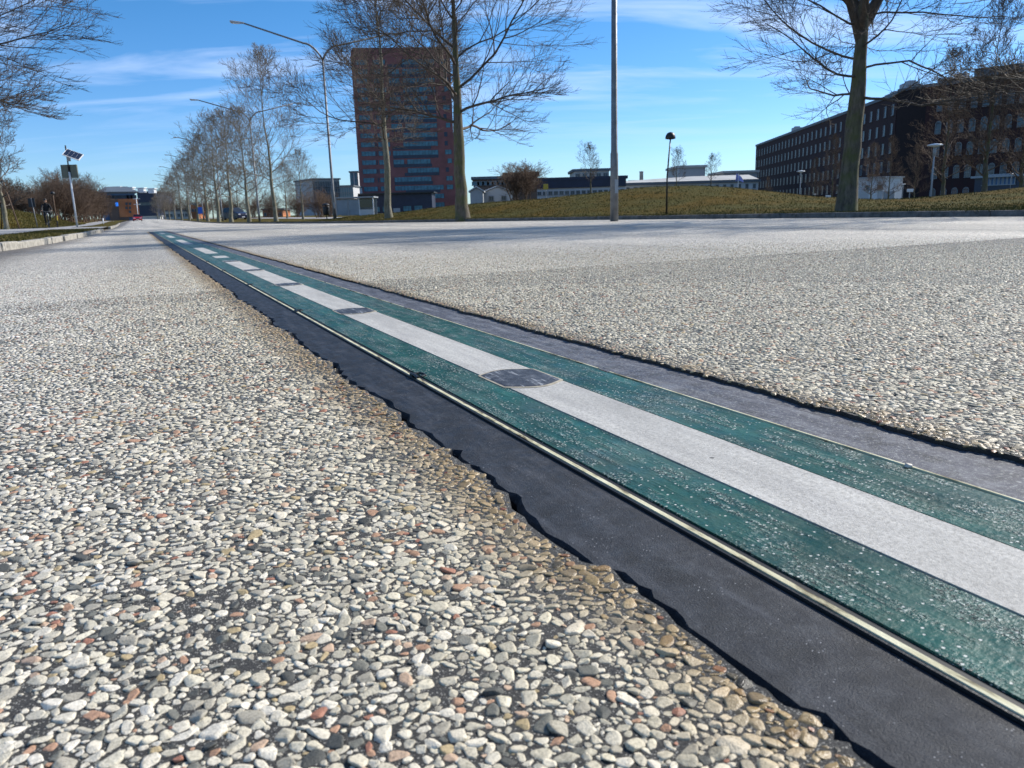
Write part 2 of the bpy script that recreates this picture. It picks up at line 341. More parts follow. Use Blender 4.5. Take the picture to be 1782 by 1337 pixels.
M = dict(
 stone=m_stones(), binder=m_matrix(), road=m_road(), tar=m_tar(), tar2=m_tar(.07), green=m_green(), white=m_white(), cream=m_cream(),
 grass=m_grass(), blade=m_blade(),
 groove=mat('dark_groove', (.008, .008, .009), .6), rubber=mat('black_rubber', (.015, .015, .016), .45, bump=.0005, bscale=300),
 bark=m_bark('mossy_bark', (.045, .035, .024), (.17, .14, .10), .75), bark2=m_bark('pale_bark', (.10, .09, .065), (.30, .27, .20), .35),
 twig=m_bark('twig_bark', (.045, .034, .026), (.12, .09, .065), 0), twig_red=m_bark('brown_twig', (.07, .042, .028), (.17, .11, .07), 0),
 twig_grey=m_bark('grey_twig', (.09, .075, .06), (.20, .165, .125), 0),
 galv=mat('galvanised_steel', (.17, .175, .18), .55, .4, var=.25, vscale=6), darkmetal=mat('dark_metal', (.02, .022, .025), .5, .2),
 whitepaint=mat('white_paint', (.72, .73, .74), .45, var=.08), greypaint=mat('grey_paint', (.32, .34, .36), .5, var=.1), signback=mat('grey_green_panel', (.16, .17, .13), .5, .3, var=.2, vscale=3),
 granite=mat('kerb_granite', (.30, .28, .24), .8, var=.35, vscale=14, bump=.02, bscale=25), kerbdark=mat('weathered_kerb', (.13, .12, .11), .9, var=.4, vscale=8, bump=.02, bscale=20),
 path=mat('path_asphalt', (.30, .29, .28), .85, var=.12, vscale=3, bump=.004, bscale=60), dirt=mat('earth', (.12, .09, .06), .95, var=.4, vscale=2, bump=.03, bscale=12),
 tred=mat('red_cladding', (.21, .070, .066), .6, var=.22, vscale=.35), tred2=mat('dark_red_cladding', (.17, .045, .042), .55, var=.2, vscale=.3),
 tglass=m_glass('teal_glass', (.07, .18, .23), .25), tnavy=mat('navy_panel', (.012, .022, .05), .3, var=.3, vscale=.4), navy=mat('navy_cladding', (.015, .022, .05), .5, var=.2, vscale=.5),
 brick=m_brick('dark_red_brick', (.045, .010, .009), (.032, .008, .008), (.028, .016, .015)), wframe=mat('pale_window_frame', (.20, .21, .22), .5),
 wglass=m_glass('window_glass', (.05, .07, .09)), roofgrey=mat('grey_roof', (.11, .13, .15), .6, .2, var=.15, vscale=.3), concrete=mat('pale_concrete', (.42, .42, .40), .8, var=.12, vscale=.4),
 bwhite=mat('white_cladding', (.52, .53, .54), .6, var=.06, vscale=.5), brownwall=mat('brown_wall', (.13, .085, .065), .8, var=.2, vscale=.3), orange=mat('orange_brick', (.40, .15, .06), .8, var=.35, vscale=.25),
 bluewall=mat('blue_wall', (.06, .12, .22), .5, var=.25, vscale=.3), solar=mat('solar_cells', (.01, .015, .035), .15), black=mat('black_cloth', (.008, .008, .01), .8),
 skin=mat('skin', (.50, .30, .21), .5), hair=mat('dark_hair', (.015, .01, .008), .6), redcar=mat('red_car_paint', (.40, .008, .015), .2), navycar=mat('dark_blue_car_paint', (.012, .018, .05), .2),
 carglass=mat('car_glass', (.01, .012, .015), .05), lampglass=mat('headlamp_glass', (.7, .72, .75), .1), bluesign=mat('blue_sign', (.02, .12, .55), .4), yellow=mat('yellow_sign', (.45, .32, .04), .5),
 bluelit=mat('lit_blue_sign', (.02, .2, .8), .4, emit=((.03, .25, 1.), .4)), oval=m_oval(),
 ovalrim=mat('oval_rim', (.38, .33, .24), .6, var=.3, vscale=60), shelterpanel=mat('shelter_panel', (.22, .27, .32), .3, var=.15, vscale=2), pebble=mat('pebble', (.52, .46, .38), .6, var=.3, vscale=90))

rng = np.random.default_rng(11); random.seed(4)

# ================================================================== ROAD
def fbm1(x, seed, f0=1., oct=4):
    r_ = np.random.default_rng(seed); o = np.zeros_like(x, dtype=float); a = 1.
    for k in range(oct):
        T = r_.uniform(-1, 1, 4096); u = x*f0*2**k + r_.uniform(0, 500); i = np.floor(u).astype(int); f = u-i; f = f*f*(3-2*f)
        o += a*(T[i % 4096]*(1-f)+T[(i+1) % 4096]*f); a *= .5
    return o
def nz2(x, y, seed, f=1.):
    r_ = np.random.default_rng(seed); o = np.zeros_like(x, dtype=float)
    for k in range(6):
        a = r_.uniform(0, 2*pi); fr_ = f*r_.uniform(.6, 2.2); o += np.sin((x*math.cos(a)+y*math.sin(a))*fr_+r_.uniform(0, 6))/6
    return o
# jagged sawn edge beside the left seal: teeth every few centimetres
tr_ = [-.4]; tn = [0.]
while tr_[-1] < 40:
    p = random.choice((.012, .018, .026, .04, .075, .11))*random.uniform(.7, 1.3) * (1 if tr_[-1] < 6 else 3)
    dpt = random.uniform(.001, .011)
    q_ = random.uniform(.35, .85); tr_ += [tr_[-1]+p*q_, tr_[-1]+p]; tn += [dpt, 0.]
tr_ = np.array(tr_); tn = np.array(tn) + fbm1(tr_, 3, 5., 3)*.0045 + fbm1(tr_, 8, 40., 3)*.0030
def eL(r): return .322 + np.interp(r, tr_, tn) + fbm1(np.asarray(r, float), 61, 6., 2)*.0065
def eR(r): return .897 + fbm1(np.asarray(r, float), 21, 7., 3)*.006 + fbm1(np.asarray(r, float), 22, 45., 3)*.0040
STRIP_END = 29.
rs = np.concatenate([np.arange(-.4, 3, .006), np.arange(3, 9, .03), np.arange(9, STRIP_END, .15), [STRIP_END]])
def kerbR(r):   # right road edge, across coordinate (the median widens where the turning lane ends)
    return np.interp(r, [-5, 8, 13, 19, 26, 33, 45, 60, 100, 400], [11.9, 12.2, 12.1, 11.7, 10.4, 8.9, 7.8, 7.4, 7.2, 7.2])
def kerbL(r):
    return np.interp(r, [-5, 6, 9, 11, 13, 15, 20, 30, 50, 120, 400], [-4.2, -2.6, -1.85, -1.62, -1.45, -1.32, -1.20, -1.15, -1.3, -2.0, -2.0])
road = MB()
def strip_mesh(mb, rr, A, B, za=None, m=0):
    k = len(rr); A = np.broadcast_to(A, (k,)) if not hasattr(A, '__len__') else A; B = np.broadcast_to(B, (k,)) if not hasattr(B, '__len__') else B
    za = rz(rr) if za is None else (np.broadcast_to(za, (k,)))
    vs = []
    for i in range(k): vs += [(A[i], rr[i], za[i]), (B[i], rr[i], za[i])]
    mb.add(vs, [(2*i, 2*i+1, 2*i+3, 2*i+2) for i in range(k-1)], m)
def road_obj(mb, name, mats, parent=None, **kw):
    o = mb.build(name, mats, parent, **kw)
    if parent is None: o.rotation_euler = (0, 0, -RA)
    return o
lo = np.arange(-6, 420, 2.)
NEAR = 3.6; STF = 7.5     # closer than this the stones are real; the sheet between them is the binder
# far road sheets
q = np.array([x for x in np.concatenate([[-6, -.4], np.arange(0, 29, .5), [STRIP_END]])])
fr = rs[rs >= NEAR-.02]; fr = np.concatenate([[NEAR], fr[fr > NEAR]])
strip_mesh(road, fr, kerbL(fr)-.3, eL(fr)); strip_mesh(road, fr, eR(fr), kerbR(fr)+.3)
f2 = np.concatenate([[STRIP_END], np.arange(30, 420, 3.)]); strip_mesh(road, f2, kerbL(f2)-.3, kerbR(f2)+.3)
# lateral parts of the near road outside the stone field
structure(road_obj(road, 'road', M['road']))
nearr = MB(); nr = rs[rs <= NEAR]; nr = np.concatenate([[-6], nr[nr < NEAR], [NEAR]])
el = eL(nr); er = eR(nr)
strip_mesh(nearr, nr, kerbL(nr)-.3, el, m=0); strip_mesh(nearr, nr, er, kerbR(nr)+.3, m=0)
k = len(nr)   # sawn side walls
nearr.add([(el[i], nr[i], z) for i in range(k) for z in (0, -.03)], [(2*i, 2*i+1, 2*i+3, 2*i+2) for i in range(k-1)], 1)
nearr.add([(er[i], nr[i], z) for i in range(k) for z in (0, -.03)], [(2*i+2, 2*i+3, 2*i+1, 2*i) for i in range(k-1)], 1)
structure(road_obj(nearr, 'road_binder', [M['binder'], M['rubber']]))
# bottom of the trench
tb = MB(); tb.box((.61, 14.3, -.05), (.62, 29.6, .04)); structure(road_obj(tb, 'road_trench', M['groove']))
# seals
s1 = MB(); R2 = np.concatenate([np.arange(-.4, 9, .012), np.arange(9, STRIP_END+.01, .2)])
def dense_strip(mb, rr, edges, z, m=0):   # several columns across
    k = len(rr); E_ = [np.broadcast_to(e, (k,)) if not hasattr(e, '__len__') else e for e in edges]; c = len(E_)
    vs = [(E_[j][i], rr[i], z[j] if hasattr(z, '__len__') else z) for i in range(k) for j in range(c)]
    mb.add(vs, [(i*c+j, i*c+j+1, (i+1)*c+j+1, (i+1)*c+j) for i in range(k-1) for j in range(c-1)], m)
gap = .0065+.0030*fbm1(R2, 31, 22., 3)
dense_strip(s1, R2, [eL(R2)+gap, eL(R2)+gap+.001, eL(R2)+gap+.007, .38, .4325, .4335], [-.03, -.013, -.0050, -.0035, -.0030, -.03])
structure(road_obj(s1, 'road_seal', M['tar']))
s2 = MB(); dense_strip(s2, R2, [.7825, .784, .84, eR(R2)+.004], [-.03, -.006, -.006, -.007])
structure(road_obj(s2, 'road_seal', M['tar2']))

# ---- the charging rail: a thing with its bands as parts
rail = thing('charging_rail', 'green and white electric charging rail laid flush in the road, running to the horizon', 'charging rail', (0, 0, 0), -RA)
def band(name, n0, n1, z, r0, r1, m, side=True, parent=rail):
    b = MB(); rr = np.arange(r0, r1, .25); rr = np.append(rr, r1)
    dense_strip(b, rr, [n0, n0+.0006, n1-.0006, n1], [z-.02, z, z, z-.02])
    for e, fl in ((rr[0], 0), (rr[-1], 1)):
        f_ = (0, 1, 2, 3) if not fl else (3, 2, 1, 0)
        b.add([(n0, e, z-.02), (n1, e, z-.02), (n1, e, z), (n0, e, z)], [f_])
    return b.build(name, m, parent)
g1 = band('green_band', .4520, .5475, .001, -.4, STRIP_END, M['green'])
g2 = band('green_band', .6585, .7620, .001, -.4, STRIP_END, M['green'])
# pale middle: worn through in places where the green coating still covers it
for a_, b_ in ((-.4, 6.25), (6.75, 7.15), (7.75, 9.6), (11.2, 14.2), (16.4, 19), (22, 25)):
    band('pale_band', .5500, .6575, .0012, a_, b_, M['white'])
for a_, b_ in ((6.25, 6.75), (7.15, 7.75), (9.6, 11.2), (14.2, 16.4), (19, 22), (25, STRIP_END)):
    band('green_infill', .5500, .6575, .0010, a_+.002, b_-.002, M['green'])
# cream sealant edges, in sections
lefts = []; r_ = -.4
for ln in (1.77, 1.22, 1.22, 1.22, 1.22, 1.22, 3, 3, 4, 5, 5):
    lefts.append((r_+.02, r_+ln-.02)); r_ += ln
for a_, b_ in lefts: band('edge_trim', .4368, .4436, .0010, a_, b_, M['cream'])
for a_, b_ in lefts: band('edge_trim', .7650, .7690, .0022, a_-.15 if a_ > 0 else a_, b_-.15, M['cream'])
dr = MB(); dense_strip(dr, np.arange(-.4, STRIP_END, .3), [.4436, .4519], -.0008); dr.build('dirt_joint', M['groove'], rail)
# left side of the rail, painted black to stand for its shade
sk = MB(); sk.box((.43515, 14.3, -.009), (.0026, 29.4, .018)); sk.build('rail_side_shade', M['rubber'], rail)
# oval inlays
ov = MB(); rim = MB(); seg = 48
def oval_pts(s=1.):
    out = []
    for i in range(seg):
        a = 2*pi*i/seg; c_, s_ = math.cos(a), math.sin(a)
        out.append((s*max(-.0560, min(.0560, .080*c_)), s*.080*s_+s*.003*math.sin(5*a)*(abs(s_))))
    return out
def ring_mesh():
    b = MB(); P = oval_pts(); Q = oval_pts(1.05); P2 = oval_pts(.985)
    b.add([(p[0], p[1], .0022) for p in Q]+[(p[0], p[1], .0026) for p in P2]+[(p[0], p[1], .0) for p in Q], [(i, (i+1) % seg, seg+(i+1) % seg, seg+i) for i in range(seg)]+[(2*seg+i, 2*seg+(i+1) % seg, (i+1) % seg, i) for i in range(seg)])
    return b
om = MB(); P = oval_pts(.985); om.add([(p[0], p[1], .0024) for p in P]+[(p[0]*.9, p[1]*.9, .0034) for p in P], [(i, (i+1) % seg, seg+(i+1) % seg, seg+i) for i in range(seg)]+[tuple(range(seg, 2*seg))])
first = None
for k_, r_ in enumerate([.03+1.215*j for j in range(1, 6)]):
    if first is None:
        o1 = om.build('oval_cover', M['oval'], rail); o2 = ring_mesh().build('cover_rim', M['ovalrim'], o1); first = (o1, o2)
    else:
        o1 = first[0].copy(); COL.objects.link(o1); o1.parent = rail; o2 = first[1].copy(); COL.objects.link(o2); o2.parent = o1
    o1.location = (.601, r_, 0); o1.rotation_euler = (0, 0, .0)
# joint clips
cl = MB(); cl.tube([(.4405, -.022, .002), (.4405, .0, .004), (.4405, .022, .002)], .0032, 6); cl.tube([(.442, .016, .003), (.456, .018, .003), (.461, .008, .003), (.460, -.008, .003), (.450, -.012, .002)], .0017, 6)
c0 = cl.build('joint_clip', M['rubber'], rail)
for j in range(5):
    c = c0 if j == 0 else c0.copy()
    if j: COL.objects.link(c); c.parent = rail
    c.location = (0, 1.37+1.22*j, 0)

# ---- aggregate: real stones
def ico(sub):
    t = (1+5**.5)/2
    V = [(-1, t, 0), (1, t, 0), (-1, -t, 0), (1, -t, 0), (0, -1, t), (0, 1, t), (0, -1, -t), (0, 1, -t), (t, 0, -1), (t, 0, 1), (-t, 0, -1), (-t, 0, 1)]
    Fc = [(0, 11, 5), (0, 5, 1), (0, 1, 7), (0, 7, 10), (0, 10, 11), (1, 5, 9), (5, 11, 4), (11, 10, 2), (10, 7, 6), (7, 1, 8), (3, 9, 4), (3, 4, 2), (3, 2, 6), (3, 6, 8), (3, 8, 9), (4, 9, 5), (2, 4, 11), (6, 2, 10), (8, 6, 7), (9, 8, 1)]
    V = [np.array(v)/np.linalg.norm(v) for v in V]
    for _ in range(sub):
        mid = {}; nf = []
        def mp_(a, b):
            k = (min(a, b), max(a, b))
            if k not in mid: v = V[a]+V[b]; V.append(v/np.linalg.norm(v)); mid[k] = len(V)-1
            return mid[k]
        for a, b, c in Fc:
            x, y, z = mp_(a, b), mp_(b, c), mp_(c, a); nf += [(a, x, z), (b, y, x), (c, z, y), (x, y, z)]
        Fc = nf
    V = np.array(V); Fc = np.array(Fc)
    keep = V[Fc][:, :, 2].max(1) > -.30; Fc = Fc[keep]     # the buried underside is left off
    used = np.unique(Fc); mp2 = -np.ones(len(V), int); mp2[used] = np.arange(len(used))
    return V[used], mp2[Fc]
def stone_variants(sub, nv=28, seed=5):
    V, Fc = ico(sub); r_ = np.random.default_rng(seed); out = []
    for _ in range(nv):
        k = r_.integers(6, 10); Nn = r_.normal(size=(k, 3)); Nn /= np.linalg.norm(Nn, axis=1)[:, None]
        Nn = np.vstack([Nn, [[r_.normal()*.15, r_.normal()*.15, 1.]], [[0, 0, -1.]]]); Nn /= np.linalg.norm(Nn, axis=1)[:, None]
        dd = r_.uniform(.72, 1.05, k+2); dd[-2] = r_.uniform(.6, .8); dd[-1] = .8
        den = np.maximum(V@Nn.T, 1e-3)/dd
        p = 13.; rad = 1/((den**p).sum(1))**(1/p)
        rad = np.minimum(rad, 1.25)
        out.append(V*rad[:, None])
    return out, Fc
# packed centres on a repeating tile, big stones first
def pack(T=.38, seed=9):
    r_ = random.Random(seed); cell = .010; nC = 38; grid = {}; pts = []
    for size, tries in ((.0063, 90), (.0052, 500), (.0042, 2600), (.0033, 7500), (.0024, 15000), (.0016, 22000)):
        for _ in range(tries):
            x, y = r_.random()*T, r_.random()*T; s = size*r_.uniform(.88, 1.12); i, j = int(x/cell), int(y/cell); ok = True
            for di in (-2, -1, 0, 1, 2):
                for dj in (-2, -1, 0, 1, 2):
                    for (a, b, c) in grid.get(((i+di) % nC, (j+dj) % nC), ()):
                        dx = abs(x-a); dy = abs(y-b); dx = min(dx, T-dx); dy = min(dy, T-dy)
                        if dx*dx+dy*dy < (.97*(s+c))**2: ok = False; break
                    if not ok: break
                if not ok: break
            if ok: grid.setdefault((i % nC, j % nC), []).append((x, y, s)); pts.append((x, y, s))
    return np.array(pts)
TILE = pack(); T = .38
def scatter():
    P = []
    for i in range(-14, 24):
        for j in range(-1, 24):
            n0, r0 = i*T, j*T
            cx_, cy_ = RW(n0+T/2, r0+T/2).xy
            if math.hypot(cx_, cy_) > STF+.6 or n0 > 9 or n0+T < kerbL(r0)-.6: continue
            q = TILE.copy(); q[:, 0] += n0; q[:, 1] += r0; P.append(q)
    P = np.concatenate(P); n, r, s = P.T
    X = n*CA+r*SA; Y = -n*SA+r*CA; px, py, f = proj_np(X, Y, np.zeros_like(X)); d = np.hypot(X, Y)
    rr_ = np.random.default_rng(77).random(len(n)); m = (Y > .12) & (px > -330) & (px < 2110) & (py < 1650) & (d < STF) & (rr_ < 1-smooth(3.8, STF, d))
    m &= (n < eL(r)-s*.95-.0012) | (n > eR(r)-s*.15+.004*np.sin(r*190)); m &= (n > kerbL(r)-.1) & (n < kerbR(r)-.05)
    m &= (s > .0018) | (d < 1.1); m &= (s > .0026) | (d < 2.4)
    # worn bald patches here and there
    pt = .7*nz2(n, r, 91, 14.)+1.0*nz2(n, r, 92, 47.); rq = np.random.default_rng(78).random(len(n)); m &= rq > .20*smooth(.0, .8, pt)
    return n[m], r[m], s[m], d[m]
sn, sr, ss, sdist = scatter()
def place(sub, sel, name, seed):
    var, Fc = stone_variants(sub); r_ = np.random.default_rng(seed)
    n, r, s = sn[sel], sr[sel], ss[sel]; k = len(n)
    if not k: return
    vi = r_.integers(0, len(var), k); VV = np.array(var)[vi]                     # k, nv, 3
    asp = r_.uniform(1.0, 1.45, k); sx_ = s*asp; sy_ = s/asp**.6; sz_ = s*r_.uniform(.38, .58, k)
    VV = VV*np.stack([sx_, sy_, sz_], 1)[:, None, :]
    tx = r_.normal(0, .13, k); 
    z = VV[:, :, 2]+VV[:, :, 0]*tx[:, None]+VV[:, :, 1]*r_.normal(0, .13, k)[:, None]
    a = r_.uniform(0, 2*pi, k); ca, sa = np.cos(a)[:, None], np.sin(a)[:, None]
    x = VV[:, :, 0]*ca-VV[:, :, 1]*sa+n[:, None]; y = VV[:, :, 0]*sa+VV[:, :, 1]*ca+r[:, None]
    z = z+(r_.uniform(-.50, -.02, k)*sz_)[:, None]
    V = np.stack([x, y, z], 2).reshape(-1, 3); nv = VV.shape[1]
    FF = (Fc[None]+(np.arange(k)*nv)[:, None, None]).reshape(-1, 3)
    o = link(name, npmesh(name, V, FF, M['stone'], 3, sub > 0)); o.rotation_euler = (0, 0, -RA); o['kind'] = 'stuff'
    o['label'] = 'pale rounded aggregate stones set in the dark road surface'; o['category'] = 'gravel'
    print(name, k, len(FF))
place(3, sdist < .80, 'gravel', 1); place(2, (sdist >= .80) & (sdist < 1.5), 'gravel', 2); place(1, (sdist >= 1.5) & (sdist < 3.2), 'gravel', 3); place(0, (sdist >= 3.2), 'gravel', 4)

# loose pebbles on the seal and the rail
def pebble(n, r, z, s, label, seed):
    V, Fc = stone_variants(2, 3, seed)
    v = V[0]*np.array([s, s*.8, s*.65]); full = link('pebble', npmesh('pebble', v, Fc, M['pebble'], 3, True))
    full.location = RW(n, r, z+s*.2); tag(full, label, 'pebble')
def on(px, py, z=0):
    d = ray(px, py); t = (z-EYE)/d.z; p = d*t; return WR(p.x, p.y)
for (px, py, s, lb, sd_) in ((1068, 638, .0045, 'small pale pebble on the grey seal right of the large oval cover', 31), (1580, 812, .0040, 'pale pebble lying on the far cream trim near the right edge', 33),
                         (1062, 627, .003, 'tiny pebble on the grey seal just behind a slightly larger pebble', 35), (1097, 646, .003, 'tiny flat pebble on the grey seal, nearest of the three by the oval cover', 36)):
    n_, r_ = on(px, py, -.01 if px < 1200 else .002); pebble(n_, r_, -.0105 if px < 1200 else .0025, s, lb, sd_)

# ================================================================== TERRAIN
def gauss(x, y, cx_, cy_, ax, ay, rot=0):
    dx, dy = x-cx_, y-cy_; u = dx*math.cos(rot)+dy*math.sin(rot); v = -dx*math.sin(rot)+dy*math.cos(rot)
    return np.exp(-((u/ax)**2+(v/ay)**2))
def groundR(X, Y):    # height of the turf on the right-hand side, world coordinates
    X = np.asarray(X, float); Y = np.asarray(Y, float); n, r = WR(X, Y)
    t = n-kerbR(r); base = .075+rz(r)*.8
    h = .86*gauss(X, Y, 7.4, 31.5, 5.0, 6.0) + .60*gauss(X, Y, .5, 36, 7.5, 6.5) + .25*gauss(X, Y, -6.5, 45, 7, 7)+.42*gauss(X, Y, 18.2, 25.5, 4.4, 5)+.45*gauss(X, Y, 24, 24, 6, 6)
    h = h*smooth(.3, 4.5, t)
    return base+h+.02*nz2(X, Y, 3, 2.2)+.012*nz2(X, Y, 4, 9.)*smooth(0, .5, t)
def groundL(X, Y):
    X = np.asarray(X, float); Y = np.asarray(Y, float); n, r = WR(X, Y)
    t = -(n+5.6)
    h = (1.55*(1-.75*smooth(75, 150, r)) + .1)*smooth(0, 5.0, t)*smooth(58, 66, r)
    return .08+.0010*np.clip(r-20, 0, 60)+rz(r)+h+.012*nz2(X, Y, 5, 2.)
def sheet(side, rr, ts, fn, m, name):
    V = []; c = len(ts)
    for r in rr:
        for t in ts:
            n = kerbR(r)+.16+t if side > 0 else kerbL(r)-.16-t
            p = RW(n, r); V.append((p.x, p.y, 0))
    V = np.array(V); V[:, 2] = fn(V[:, 0], V[:, 1]); k = len(rr)
    Fc = np.array([(i*c+j, i*c+j+1, (i+1)*c+j+1, (i+1)*c+j) if side > 0 else (i*c+j+1, i*c+j, (i+1)*c+j, (i+1)*c+j+1) for i in range(k-1) for j in range(c-1)])
    return structure(link(name, npmesh(name, V, Fc, m, 4, True)))
rrR = np.concatenate([np.arange(-6, 60, .4), np.arange(60, 420, 5)])
tsR = np.concatenate([np.arange(0, 30, .35), np.geomspace(30, 700, 24)])
sheet(1, rrR, tsR, groundR, M['grass'], 'ground')
rrL = np.concatenate([np.arange(-6, 34.5, .5)]); rr2 = np.concatenate([np.arange(34.5, 120, 1.), np.arange(120, 420, 6)])
tsL = np.concatenate([np.arange(0, 26, .4), np.geomspace(26, 500, 20)])
sheet(-1, np.concatenate([rrL, rr2]), tsL, lambda x, y: groundL(x, y)-.0, M['grass'], 'ground')
bg_ = MB(); bg_.box((0, 1000, -1.5), (5200, 5200, 2)); structure(bg_.build('ground', M['dirt']))
# path on the left
def ribbon(rr, a, b, fn, dz, m, name):
    V = []
    for r, n0, n1 in zip(rr, a, b):
        for j in range(9):
            p = RW(n0+(n1-n0)*j/8, r); V.append((p.x, p.y, 0))
    V = np.array(V); V[:, 2] = fn(V[:, 0], V[:, 1])+dz
    Fc = np.array([(i*9+j, i*9+j+1, (i+1)*9+j+1, (i+1)*9+j) for i in range(len(rr)-1) for j in range(8)])
    return structure(link(name, npmesh(name, V, Fc, m, 4, True)))
pr = np.arange(2, 200, 1.)
pin = np.interp(pr, [0, 12, 20, 46, 60, 200], [-4.0, -2.75, -2.75, -3.3, -3.6, -4.4])
ribbon(pr, pin-np.where(pr < 57, 3.4, 2.1), pin, groundL, .03, M['path'], 'path')
cr_ = np.arange(25, 57.6, .5); ribbon(cr_, -42+0*cr_, np.interp(cr_, pr, pin)-3.4, groundL, .03, M['path'], 'path')
cr_ = np.arange(34.5, 49, .5); ribbon(cr_, -3.4+0*cr_, kerbL(cr_)-.1, groundL, .04, M['path'], 'path')
# kerbs
kb = MB(); r = 1.5
while r < 34:
    ln = random.uniform(.75, 1.05); a0, a1 = kerbL(r)-.01, kerbL(r+ln)-.01
    p = ((a0+a1)/2-.075+random.uniform(-.015, .015), r+ln/2); an = math.atan2(-(a1-a0), ln)
    h = .112+random.uniform(-.010, .010)+.0005*r
    kb.box((p[0], p[1], h/2-.02), (.15, ln-.03, h), an+random.uniform(-.015, .015)); r += ln
r = 49.
while r < 120:
    kb.box((kerbL(r+.5)-.075, r+.5, .06+float(rz(r))), (.14, .97, .17)); r += 1.
ko = road_obj(kb, 'kerb', M['granite'], bevel=.014); structure(ko)
kb = MB(); r = -4.
while r < 180:
    ln = 1.0 if r < 70 else 4.; a0, a1 = kerbR(r)+.01, kerbR(r+ln)+.01; an = math.atan2(-(a1-a0), ln); c_ = math.hypot(a1-a0, ln)
    kb.box(((a0+a1)/2+.075, r+ln/2, .02+float(rz(r))), (.15, c_-.012, .15+random.uniform(-.01, .01)), an+random.uniform(-.006, .006)); r += ln
structure(road_obj(kb, 'kerb', M['kerbdark'], bevel=.012))

# grass blades: turf edges and the near faces of the mounds
def blades(P, H, seed, name, label):
    r_ = np.random.default_rng(seed); k = len(P); a = r_.uniform(0, 2*pi, k); h = H*r_.uniform(.4, 1.5, k); wd = r_.uniform(.0035, .008, k)*(1+P[:, 3]*.03)
    lean = r_.normal(0, .5, (k, 2))*h[:, None]
    b0 = P[:, :3]+np.stack([np.cos(a)*wd, np.sin(a)*wd, -.01+0*a], 1); b1 = P[:, :3]-np.stack([np.cos(a)*wd, np.sin(a)*wd, .01+0*a], 1)
    tp = P[:, :3]+np.stack([lean[:, 0], lean[:, 1], h], 1)
    V = np.stack([b0, b1, tp], 1).reshape(-1, 3); Fc = np.arange(3*k).reshape(-1, 3)
    o = link(name, npmesh(name, V, Fc, M['blade'])); o['kind'] = 'stuff'; o['label'] = label; o['category'] = 'grass'
def turf_points(k, side, r0, r1, t0, t1, seed, pw=1.6):
    r_ = np.random.default_rng(seed); r = r_.uniform(r0, r1, k); t = t0+(t1-t0)*r_.random(k)**pw
    n = kerbR(r)+.1+t if side > 0 else kerbL(r)-.12-t
    X = n*CA+r*SA; Y = -n*SA+r*CA; fn = groundR if side > 0 else groundL
    Z = fn(X, Y); return np.stack([X, Y, Z, np.hypot(X, Y)], 1), n, r
P1, n_, r_ = turf_points(150000, 1, 4, 48, 0, 20, 41)
cl_ = nz2(P1[:, 0], P1[:, 1], 12, 5.)+.6*nz2(P1[:, 0], P1[:, 1], 13, 17.); P1 = P1[cl_ > -.28]
blades(P1, .036, 42, 'grass', 'short olive and straw-coloured winter grass on the mounds behind the right kerb')
P2, n_, r_ = turf_points(26000, 1, 4, 60, -.09, .25, 43, 1.)
cl_ = nz2(P2[:, 0], P2[:, 1], 15, 2.5); P2 = P2[cl_ > -.05]; P2[:, 2] += .0
blades(P2, .05, 44, 'grass', 'tufts of grass hanging over the top of the right kerb')
P3, n_, r_ = turf_points(60000, -1, 6, 34, 0, 2.2, 45, 1.); P3 = P3[(n_ > np.interp(r_, [0, 12, 20, 46], [-4., -2.75, -2.75, -3.3])+.02)]
blades(P3, .05, 46, 'grass', 'short grass on the verge between the left kerb and the path')
P4, n_, r_ = turf_points(90000, -1, 57, 110, 3.6, 24, 47, 1.2)
blades(P4, .11, 48, 'grass', 'dry straw-coloured grass on the low bank left of the path')

